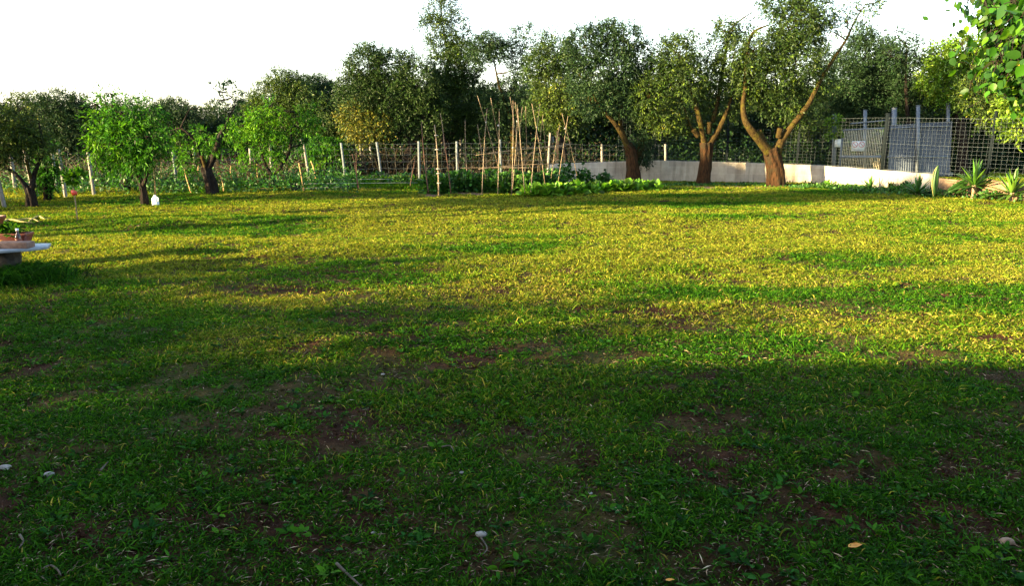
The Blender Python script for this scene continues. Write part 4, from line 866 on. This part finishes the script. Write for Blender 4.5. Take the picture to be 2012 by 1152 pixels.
# two very long reeds leaning to the bare olive stem
stk = [(692, 302, 703, 374, 19.3, 'rust', .016, 'rusty iron rod at the left of the vegetable bed, first of the pair'), (700, 300, 706, 373, 19.5, 'rust', .012, 'thinner rusty rod beside the first iron rod'),
       (828, 240, 842, 379, 18.2, 'rust', .016, 'tall reddish stake left of the stake with white ties'), (816, 310, 806, 366, 20.0, 'rust', .012, 'short dark rod leaning right left of the tall reddish stake'),
       (871, 262, 886, 380, 18.4, 'rust', .014, 'dark reddish stake at the left edge of the bean bushes'), (865, 222, 873, 300, 18.9, 'cane', .012, 'thin pale cane leaning above the dark reddish stake'), (896, 300, 902, 345, 19.6, 'cane', .010, 'short pale cane standing among the bean bushes'),
       (362, 332, 376, 379, 18.7, 'cane_gold', .020, 'golden stake leaning left of the black split trunk'), (390, 325, 391, 357, 20.8, 'cane_gold', .022, 'upright golden stake just behind the black split trunk'),
       (432, 344, 440, 375, 19.0, 'cane_gold', .020, 'short golden stake right of the black split trunk'), (454, 326, 455, 352, 21.2, 'cane_gold', .018, 'farther golden stake below the hanging peach leaves'),
       (505, 322, 508, 361, 20.5, 'cane_gold', .018, 'golden stake left of the spreading peach trunk'), (587, 320, 598, 379, 18.8, 'cane_gold', .022, 'long golden stake leaning beside the grassy pot'),
       (611, 317, 621, 350, 21.6, 'cane_gold', .028, 'thick golden stake behind the long leaning one'), (299, 300, 306, 385, 16.6, 'cane_gold', .018, 'long golden stake standing behind the white jug'), (384, 350, 388, 360, 20.8, 'cane', .02, 'small peg near the black split trunk')]
for px0, py0, px1, py1, Y, m_, r, lab in stk:
    o = cane(px0, py0, px1, py1, Y, Y-.05, r, m=m_, kn=m_ != 'rust', name='iron_rod' if m_ == 'rust' else 'garden_stake'); tag(o, lab, 'rod' if m_ == 'rust' else 'stake', 'stakes and rods in the vegetable garden')
st_ = empty('tied_stake', (*W2(860, 18.0), 0), label='tall bark-coloured stake with white string ties on its right side', cat='stake')
cane(854, 245, 862, 384, 18.0, 17.7, .019, par=st_, m='cane', name='stick')
for py in (266, 294, 332, 341, 360):
    t = (py-245)/139; a = P(854+8*t, py, 18.0-.3*t); g = Geo(); tube(g, [a+np.array([-.022, -.022, 0]), a+np.array([.05, -.03, .01]), a+np.array([.075, -.02, -.01])], .005, 5); tube(g, [a-np.array([0, 0, .01]), a+np.array([0, 0, .01])], .0225, 8); g.build('string_tie', M['string'], st_)
for k, (pts, lab) in enumerate((([(598, 361, 18.9), (700, 360, 19.3), (820, 359, 20)], 'upper white string stretched from the leaning stake to the rods'), ([(598, 370, 18.9), (650, 368, 19.1), (700, 365, 19.3)], 'lower white string from the leaning stake to the rusty rods'), ([(604, 354, 21.4), (720, 352, 21.5), (830, 353, 21.5)], 'far white string low over the vegetable bed'))):
    g = Geo(); tube(g, [P(*p) for p in pts], .0045, 4, sub=5); tag(g.build('garden_string', M['string']), lab, 'string', 'white strings over the vegetable bed')

# ================================================================ SMALL THINGS
# sapling with red tag
x, y_, z = G(152, 431); sp1 = empty('sapling', (x, y_, z), label='young sapling with a small leafy head on a thin leaning stem', cat='sapling')
g = Geo(); top = P(143, 345, y_); tube(g, [[x, y_, z-.03], P(148, 395, y_), P(144, 370, y_), top], [.012, .010, .009, .006], 6, sub=3); g.build('stem', M['cane'], sp1)
g = Geo(); m_ = MPP(y_)
for px, py, r, n in ((140, 350, 13, 60), (150, 340, 12, 60), (132, 342, 9, 36), (160, 346, 7, 30), (142, 362, 8, 36)): clump(g, *(P(px, py+r*.3, y_)), r*m_, r*m_, r*m_*.9, n, .09, .045, (.3, 1))
g.build('leaves', M['peach'], sp1)
c = P(145, 379, y_-.02); g = Geo(); V = c+.85*np.array([[-.062, 0, .05], [-.02, .004, .06], [.065, 0, .03], [.055, -.004, -.045], [.01, 0, -.05], [-.045, .004, -.055]]); V2 = V+np.array([0, .02, 0])
g.add(np.vstack([V, V2]), [np.array([[0, 1, 2, 3], [0, 3, 4, 5], [6, 9, 8, 7], [6, 11, 10, 9]]), np.array([[q, q+6, (q+1) % 6+6, (q+1) % 6] for q in range(6)])]); tag(g.build('plant_tag', M['red']), 'small red plastic tag hanging on the sapling stem', 'tag')
# white jug
x, y_, z = G(306, 401); g = Geo(); jg = empty('plastic_jug', (x, y_, z), label='white plastic jug upside down on the grass beside the peach trunk', cat='jug')
def sq(r, z_, k=.72): return [[math.copysign(abs(math.cos(t))**k, math.cos(t))*r, math.copysign(abs(math.sin(t))**k, math.sin(t))*r*.75, z_] for t in np.arange(20)*2*math.pi/20]
V = []; prof = [(.062, .0), (.070, .012), (.070, .07), (.066, .08), (.070, .09), (.070, .14), (.060, .168), (.036, .190), (.022, .198), (.022, .222), (.003, .223)]
for r, z_ in prof: V += sq(r, z_)
i = np.arange(len(prof)-1)[:, None]*20; j = np.arange(20)[None]; j2 = (j+1) % 20; g.add(np.array(V)+np.array([x, y_, z]), np.stack([i+j, i+j2, i+20+j2, i+20+j], -1).reshape(-1, 4)); g.build('jug_body', M['white'], jg, smooth=True)
g = Geo(); tube(g, [[x+.03, y_-.03, z+.19], [x+.075, y_-.03, z+.17], [x+.08, y_-.03, z+.12], [x+.066, y_-.03, z+.10]], .009, 6, sub=3); g.build('handle', M['white'], jg, smooth=True)
# grassy pot by the leaning stake
x, y_ = W2(577, 19.6); z = float(gz(x, y_)); pt = empty('plant_pot', (x, y_, z), label='dark round pot full of short grass left of the leaning golden stake', cat='plant pot')
g = Geo(); lathe(g, (x, y_, z), [(.12, 0), (.15, .16), (.165, .17), (.165, .19), (.15, .19), (.14, .16), (.0, .15)], 18); g.build('pot', M['potdark'], pt, smooth=True)
g = Geo(); n = 260; a = rng.random(n)*6.283; r = rng.random(n)**.5*.14; blades(g, np.stack([x+np.cos(a)*r, y_+np.sin(a)*r, np.full(n, z+.15)], 1), rng.normal(size=(n, 3))*.5+np.array([0, 0, 1]), .10+.08*rng.random(n), .012, .6, np.stack([.3+.2*rng.random(n), rng.random(n), a*0], 1)); g.build('grass_tuft', M['grass'], pt)
# garden table on a pedestal at the left edge
TY = 8.0
def T_(px, py, Y=TY): return P(px, py, Y)
c = T_(28, 488); tz = c[2]; tb = empty('stone_table', (c[0], TY, 0), label='low stone table with a white marble slab at the left edge of the lawn', cat='table')
g = Geo(); V = np.array([[T_(-60, 488)[0], TY+.26], [T_(-60, 488)[0], TY-.16], [T_(22, 488)[0], TY-.24], [T_(68, 488)[0], TY-.10], [T_(84, 488)[0]+.02, TY+.06], [T_(66, 488)[0]+.02, TY+.28]]); k = len(V)
rings = [(0, .0), (.010, 0), (.012, .008), (.026, .008), (.030, .0)]
VV = np.concatenate([np.column_stack([V*(1-0), np.full(k, tz-.018+h)]) + np.column_stack([(V-V.mean(0))*s*.3, np.zeros(k)]) for h, s in rings])
fs = np.array([[a*k+q, a*k+(q+1) % k, (a+1)*k+(q+1) % k, (a+1)*k+q] for a in range(len(rings)-1) for q in range(k)])
g.add(VV, [fs, np.array([[4*k, 4*k+1, 4*k+2, 4*k+3], [4*k, 4*k+3, 4*k+4, 4*k+5], [0, 3, 2, 1], [0, 5, 4, 3]])]); g.build('slab', M['marble'], tb)
g = Geo(); xc = T_(8, 488)[0]; prof = [(.13, -.06), (.13, .05), (.11, .12), (.12, .2), (.11, tz-.05), (.13, tz-.021)]
V = []
for r, z_ in prof:
    for t in np.arange(20)*2*math.pi/20: V.append([xc+math.cos(t)*r*1.15*(1+.05*math.sin(t*5+z_*20)), TY+.03+math.sin(t)*r*(1+.05*math.cos(t*4+z_*17)), z_])
i = np.arange(len(prof)-1)[:, None]*20; j = np.arange(20)[None]; j2 = (j+1) % 20; g.add(V, np.stack([i+j, i+j2, i+20+j2, i+20+j], -1).reshape(-1, 4)); g.build('pedestal', M['pillar'], tb, smooth=True)
zt = tz+.012
def bevbox(name, c, s, m_, rz=0, bev=.008, par=None):
    g = Geo(); box(g, c, s, rz); o = g.build(name, m_, par); b = o.modifiers.new('bevel', 'BEVEL'); b.width = bev; b.segments = 2; return o
tag(bevbox('brick', (T_(35, 488)[0], TY-.05, zt+.034), (.36, .15, .068), M['brick'], .05, .009), 'worn pinkish brick lying flat on the white slab', 'brick')
# planters
def planter(px0, px1, Y, zb, h, dep, lab, leafy, rz):
    xa, xb = T_(px0, 470, Y)[0], T_(px1, 470, Y)[0]; xc = (xa+xb)/2; w = xb-xa; r = empty('planter', (xc, Y, zb), label=lab, cat='planter')
    g = Geo(); k = []
    prof = [(.86, 0), (.97, h-.03), (1.0, h-.03), (1.0, h), (.95, h), (.93, h-.02), (0.0, h-.03)]
    V = []
    for s, z_ in prof:
        ww, dd = w/2*s, dep/2*(s if s > .1 else 0)
        for (sx, sy) in ((-1, -1), (1, -1), (1, 1), (-1, 1)):
            X, Y2 = sx*ww, sy*dd; V.append([xc+X*math.cos(rz)-Y2*math.sin(rz), Y+X*math.sin(rz)+Y2*math.cos(rz), zb+z_])
    fs = [[a*4+q, a*4+(q+1) % 4, a*4+4+(q+1) % 4, a*4+4+q] for a in range(len(prof)-1) for q in range(4)]; g.add(V, fs); g.add(V[:4], [[3, 2, 1, 0]])
    o = g.build('box', M['terra'], r); b = o.modifiers.new('bevel', 'BEVEL'); b.width = .005; b.segments = 2
    if leafy:
        g = Geo()
        for q in range(6): clump(g, xc+w*(.02+.09*q)*.8-.06, Y+random.uniform(-.03, .03), zb+h-.02, .07, .06, random.uniform(.08, .13), 50, .06, .03, (.1, .9))
        g.build('plant', M['peach'], r)
planter(-60, 58, TY+.17, zt, .135, .17, 'long terracotta planter box with low green plants behind the brick', True, .06)
x, y_ = T_(-30, 470, TY+.5)[0], TY+.62
planter(-110, 8, TY+.62, tz+.16, .12, .2, 'terracotta planter with a pale rim at the very left edge of the picture', False, 0)
g = Geo(); box(g, (T_(-50, 470, TY+.62)[0], TY+.62, (tz+.16)/2), (.5, .18, tz+.158)); tag(g.build('pedestal_block', M['pillar']), 'grey stone block carrying the farther planter at the left edge', 'stone block')
# bottle
x = T_(31, 488)[0]; bt = empty('bottle', (x, TY+.065, zt), label='small dark bottle with a white cap in front of the terracotta planter', cat='bottle')
g = Geo(); b0 = (x, TY+.065, zt); lathe(g, b0, [(.0, 0), (.03, 0), (.033, .006), (.033, .10), (.028, .12), (.014, .145), (.013, .175), (0, .176)], 16); g.build('glass', M['glassy'], bt, smooth=True)
g = Geo(); lathe(g, b0, [(.0, .172), (.016, .172), (.016, .195), (.0, .196)], 14); g.build('cap', M['white'], bt, smooth=True)
g = Geo(); lathe(g, b0, [(.0335, .055), (.0342, .056), (.0342, .088), (.0335, .089)], 16); g.build('label_band', M['terra'], bt, smooth=True)
g = Geo(); lathe(g, (T_(2, 488)[0], TY+.02, zt), [(0, 0), (.018, 0), (.02, .05), (.012, .06), (.012, .075), (0, .076)], 12); tag(g.build('small_pot', M['orange'], smooth=True), 'tiny orange jar beside the brick at the picture edge', 'jar')
# dry yellow palm fronds on the grass
M['frond'] = M['frond'] if 'frond' in M else plain('dry yellow frond', (.16, .14, .035), (.28, .25, .08), 9, .8)
for pts, lab in ((((2, 437), (18, 431), (40, 434), (66, 436)), 'long dry yellow stalk lying on the grass left of the other'), (((58, 433), (76, 426), (86, 430), (102, 429)), 'short bent dry yellow stalk on the grass'), (((5, 431), (30, 432), (60, 430), (78, 434)), 'thin dry yellow stalk behind the planter')):
    g = Geo(); tube(g, [G(a, b)+np.array([0, 0, .03]) for a, b in pts], [.016, .02, .018, .006], 6, sub=4); tag(g.build('dry_stalk', M['frond']), lab, 'dry stalk', 'dry yellow stalks on the grass')
# tall grass round the pedestal
g = Geo(); n = 6500; x = T_(10, 488)[0]+rng.normal(size=n)*.30; yv = TY-.12+rng.normal(size=n)*.2; blades(g, np.stack([x, yv, gz(x, yv)], 1), rng.normal(size=(n, 3))*.4+np.array([0, 0, 1]), .10+.20*rng.random(n), .008, .6, np.stack([.2*rng.random(n), rng.random(n), x*0], 1))
tag(g.build('long_grass', M['grass']), label='longer dark grass round the foot of the stone table', cat='grass', kind='stuff')
M['twig'] = plain('weathered twig', (.05, .038, .025), (.13, .10, .07), 30, .9)
# stones
def stone(px, py, r, lab, m_='stonem', fl=.6, name='stone', grp='stones on the lawn'):
    q = G(px, py); g = Geo(); nu, nv = 16, 10; V = []
    for a in range(nv+1):
        for b in range(nu):
            ph = math.pi*a/nv; th = 2*math.pi*b/nu; d_ = np.array([math.sin(ph)*math.cos(th), math.sin(ph)*math.sin(th), math.cos(ph)])
            k = 1+.35*(float(fbm(d_[0]*1.3+px, d_[1]*1.3+d_[2], 3, 3))-.5); V.append(q+np.array([d_[0]*r*1.25, d_[1]*r*.9, d_[2]*r*fl])*k+np.array([0, 0, r*fl*.55]))
    i = np.arange(nv)[:, None]*nu; j = np.arange(nu)[None]; j2 = (j+1) % nu; g.add(V, np.stack([i+j, i+nu+j, i+nu+j2, i+j2], -1).reshape(-1, 4))
    tag(g.build(name, M[m_], smooth=True), lab, 'stone', grp)
stone(946, 1028, .020, 'rounded grey stone on the bare soil near the bottom middle')
stone(8, 915, .024, 'pale flat stone at the left edge of the foreground'); stone(733, 1022, .010, 'small dull pebble left of the rounded grey stone'); stone(1160, 950, .010, 'tiny white pebble right of the middle')
stone(1984, 1035, .026, 'brown clod at the lower right edge', 'rock'); stone(752, 722, .012, 'tiny pinkish pebble in the middle of the shaded grass'); stone(95, 925, .02, 'grey crumbly stone near the left edge'); stone(907, 914, .010, 'tiny pale chip left of centre in the shade')
for px, py, az, L, lab in ((1686, 1058, .3, .07, 'orange dry leaf on the grass at the lower right'), (1318, 1119, .1, .035, 'small orange leaf at the bottom right of centre')):
    q = G(px, py)+np.array([0, 0, .03]); g = Geo()
    for k in range(1): ovals(g, q[None]-np.array([[L*.5, 0, 0]]), np.array([[math.cos(az), math.sin(az), .1]]), L, L*.45, np.array([[.5, .5, .5]]), twist=0)
    tag(g.build('fallen_leaf', M['orange']), lab, 'leaf', 'orange fallen leaves')
for pts, r, lab in ((((85, 1110), (98, 1104), (112, 1112), (118, 1122)), .006, 'curved pale twig at the lower left'), (((38, 1048), (45, 1060), (36, 1072)), .005, 'short straw-coloured stem at the left edge'), (((660, 1090), (690, 1118), (722, 1146)), .006, 'long pale green stem at the bottom edge'), (((868, 868), (885, 866), (892, 878)), .005, 'small forked pale twig in the shade'), (((945, 1040), (957, 1060), (948, 1072)), .004, 'thin dead root below the rounded grey stone'), (((196, 924), (212, 906)), .006, 'straight brown twig in the left foreground')):
    g = Geo(); tube(g, [G(a, b)+np.array([0, 0, .022]) for a, b in pts], np.linspace(r, r*.4, len(pts)), 6, .15, sub=4); tag(g.build('fallen_twig', M['twig']), lab, 'twig', 'twigs lying on the lawn')

# ---------------------------------------------------------------- yuccas and agaves by the wall
def yucca(px, pyb, Y, R_, n, W, lab, stem=0, mat_='yucca', tint=(.1, .8), up=.5, grp='spiky yuccas along the wall', name='yucca', zc=None):
    x = P(px, 300, Y)[0]; z = float(gz(x, Y)); r = empty(name, (x, Y, z), label=lab, cat=name, group=grp); c = np.array([x, Y, z+stem])
    if stem:
        g = Geo(); tube(g, [[x, Y, z-.05], [x+.01, Y, z+stem*.5], [x, Y, z+stem+.04]], [.05, .045, .05], 10, .12, sub=3); g.build('stem', M['cane'], r, smooth=True)
    g = Geo()
    for q in range(n):
        az = q*2.39996+random.uniform(-.2, .2); el = math.radians(random.uniform(-12 if stem else 12, 88) if up > .4 else random.uniform(15, 75)); L = R_*random.uniform(.75, 1.1)
        d = np.array([math.cos(az)*math.cos(el), math.sin(az)*math.cos(el), math.sin(el)]); side = nrm(np.cross(d, [0, 0, 1.]) if abs(d[2]) < .97 else np.array([math.sin(az), -math.cos(az), 0])); up_ = np.cross(side, d)
        t = np.linspace(0, 1, 7); wd = W*np.array([.45, .8, 1, .95, .75, .4, .02])/2; cur = c + d[None]*(L*t)[:, None] - np.array([0, 0, 1])*(L*.12*t**2)[:, None]
        V = np.concatenate([cur+side*wd[:, None]+up_*wd[:, None]*.35, cur, cur-side*wd[:, None]+up_*wd[:, None]*.35]); k = np.arange(6)
        g.add(V, np.concatenate([np.stack([k, k+1, k+8, k+7], 1), np.stack([k+7, k+8, k+15, k+14], 1)]), np.tile([[random.uniform(*tint), random.random(), .5]], (21, 1)))
    g.build('leaves', M[mat_], r, smooth=True)
yucca(1923, 375, 17.4, .72, 60, .065, 'tall yucca with a short stem and a big fan of bright blades', .28, tint=(.1, .8))
yucca(2000, 375, 16.6, .64, 52, .065, 'bright yellow-green yucca at the right edge of the picture', .16, tint=(.3, .9))
yucca(1812, 362, 18.2, .58, 50, .055, 'dark green yucca just left of the upright cactus', .05, tint=(.0, .5))
yucca(1717, 356, 20.0, .50, 34, .05, 'small spiky yucca in front of the sunlit wall, leftmost', .02, tint=(.1, .6))
yucca(1884, 366, 18.0, .34, 26, .04, 'small yucca between the cactus and the tall yucca', .04, tint=(.1, .6))
yucca(1955, 368, 17.8, .40, 26, .045, 'low yucca behind the tall one at right', .0, tint=(.0, .5))
yucca(1757, 360, 19.6, .40, 9, .09, 'small agave with few broad grey blades by the sunlit wall', 0, 'olive', (.4, .9), grp='agaves by the wall', name='agave')
# upright cactus and fallen pads
def pad(g, a, b, w, t):
    a, b = np.array(a, float), np.array(b, float); n = 9; s = np.linspace(0, 1, n); prof = np.array([.25, .62, .85, .97, 1, .97, .88, .65, .12]); d = nrm(b-a); ref = np.array([0, 1., 0]); sd_ = nrm(np.cross(d, ref)); V = []
    for k in range(n):
        for th in np.arange(12)*2*math.pi/12: V.append(a+(b-a)*s[k]+sd_*math.cos(th)*w*prof[k]+np.cross(sd_, d)*math.sin(th)*t*prof[k])
    i = np.arange(n-1)[:, None]*12; j = np.arange(12)[None]; j2 = (j+1) % 12; g.add(V, np.stack([i+j, i+j2, i+12+j2, i+12+j], -1).reshape(-1, 4), [.3, .3, .5])
cz = P(1836, 386, 17.4); ct = empty('cactus', cz, label='upright slender cactus pad with a pale edge in front of the wall', cat='cactus')
g = Geo(); pad(g, P(1834, 388, 17.4), P(1843, 325, 17.4), .068, .04); g.build('stem', M['yucca'], ct, smooth=True)
g = Geo(); tube(g, [P(1834, 386, 17.33)-np.array([0, 0, 0]), P(1831, 362, 17.31), P(1834, 340, 17.33), P(1841, 327, 17.36)], [.008, .012, .009, .004], 6, sub=3); g.build('pale_rib', M['frond'], ct, smooth=True)
g = Geo(); ag = empty('agave', P(1880, 376, 17.5), label='long cut agave blades lying right of the cactus', cat='agave')
for (a, b) in (((1868, 378), (1903, 357)), ((1862, 374), (1900, 352)), ((1878, 380), (1912, 364))): pad(g, P(*a, 17.5), P(*b, 17.6), .05, .02)
g.build('leaves', M['yucca'], ag, smooth=True)
for px, py, r, lab in ((1852, 352, .26, 'large reddish field stone against the wall right of the cactus'), (1966, 366, .16, 'sunlit reddish stone between the two bright yuccas'), (1990, 372, .12, 'smaller reddish stone at the foot of the right edge yucca')):
    x = P(px, 300, 17.9)[0]; stone(px, 374, r, lab, 'rock', .8, 'field_stone', 'field stones by the wall')
# low shrub next to the yuccas, and one in front of the wall
bush('shrub', 'low green shrub behind the cactus by the wall', 'shrub', 1785, 19.2, .4, .28, 260, .08, .05, 'bean'); bush('shrub', 'small pale-leaved weed at the foot of the sunlit wall', 'shrub', 1635, 20.6, .3, .2, 120, .08, .06, 'squash', (0, .5))
bush('shrub', 'dark low shrub between the tall yucca and the right edge', 'shrub', 1955, 17.0, .35, .18, 220, .07, .05, 'bean')

# ---------------------------------------------------------------- overhanging branch at the upper right, close to the camera
br = empty('garden_tree', (5.2, 5.0, float(gz(5.2, 5.0))), label='broad-leaved garden tree hanging its leafy boughs into the upper right corner', cat='tree')
g = Geo(); tube(g, [[5.2, 5.0, -.1], [5.15, 4.95, 1.0], [5.0, 4.9, 2.0]], [.12, .1, .09], 12, .1, sub=4); g.build('trunk', M['bark_dk'], br, smooth=True)
g = Geo(); lf = Geo(); BL = []
def bough(pts, n, L=.085, spread=.13, tint=(.2, 1)):
    n = int(n*5.5); pts = [(a_+32, b_, c_) for a_, b_, c_ in pts]; W = np.array([P(*p) for p in pts]); tube(g, W, np.linspace(.014, .003, len(W)), 6, .05, sub=4)
    t = rng.random(n)*(len(W)-1); k = np.minimum(t.astype(int), len(W)-2); f = (t-k)[:, None]; p = W[k]*(1-f)+W[k+1]*f + rng.normal(size=(n, 3))*spread*.85*np.array([1, 1, .8])
    d = rng.normal(size=(n, 3))*.55+np.array([-.15, -.2, -.75]); tt = tint[0]+(tint[1]-tint[0])*rng.random(n); s = L*.84*(.5+.8*rng.random(n))
    ovals(lf, p, d, s, s*.8, np.stack([tt, rng.random(n), tt], 1), twist=1.2)
    for a, b in zip(p[::2], p[::2]+rng.normal(size=(len(p[::2]), 3))*.03+np.array([.02, 0, .05])): tube(g, [a, b], .0024, 3, cap=False)
for pts, n, L, sprd in (([(2110, -40, 4.6), (2010, -10, 4.5), (1950, 15, 4.4), (1905, 20, 4.3)], 150, .055, .11), ([(2120, 20, 4.4), (2030, 50, 4.4), (1970, 75, 4.3), (1925, 95, 4.3)], 170, .055, .12), ([(2130, 60, 4.2), (2050, 110, 4.2), (1990, 120, 4.2), (1950, 130, 4.2)], 150, .055, .12),
        ([(2150, 100, 4.4), (2070, 160, 4.4), (2010, 180, 4.3), (1985, 150, 4.3)], 120, .052, .10), ([(2150, 160, 4.6), (2060, 220, 4.5), (2020, 235, 4.5)], 48, .05, .09), ([(2150, -60, 3.4), (2060, 10, 3.3), (2005, 20, 3.2)], 45, .062, .09), ([(2160, 60, 3.2), (2060, 90, 3.1), (2010, 95, 3.1)], 16, .062, .06)):
    bough(pts, n, L, sprd)
for pts in (([5.0, 4.9, 2.0], P(2160, 60, 4.4)), ([5.0, 4.9, 1.9], P(2150, 160, 4.5)), ([5.0, 4.9, 2.0], P(2110, -40, 4.6)), ([5.0, 4.9, 1.95], P(2150, -60, 3.4)), ([5.0, 4.9, 1.95], P(2160, 60, 3.2)), ([5.0, 4.9, 1.95], P(2120, 20, 4.4))): tube(g, [pts[0], (np.array(pts[0])+pts[1])/2+np.array([0, 0, .08]), pts[1]], [.05, .03, .015], 8, .08, sub=3)
tube(g, [P(1962, 140, 4.2), P(1955, 128, 4.2), P(1972, 92, 4.2)], .003, 4)
clump(lf, 5.2, 5.2, 2.3, 1.3, 1.2, 1.1, 900, .09, .07, (.1, 1)); lf.build('leaves', M['near'], br); g.build('limbs', M['bark_dk'], br, smooth=True)
c = P(2006, 128, 4.2); g = Geo(); lathe(g, c, [(0.001, -.02), (.013, -.014), (.018, 0), (.013, .014), (.001, .02)], 14); M['fruit'] = plain('ripe yellow fruit', (.60, .33, .02), (.70, .42, .05), 30, .4, bump=0); tag(g.build('fruit', M['fruit'], br, smooth=True))
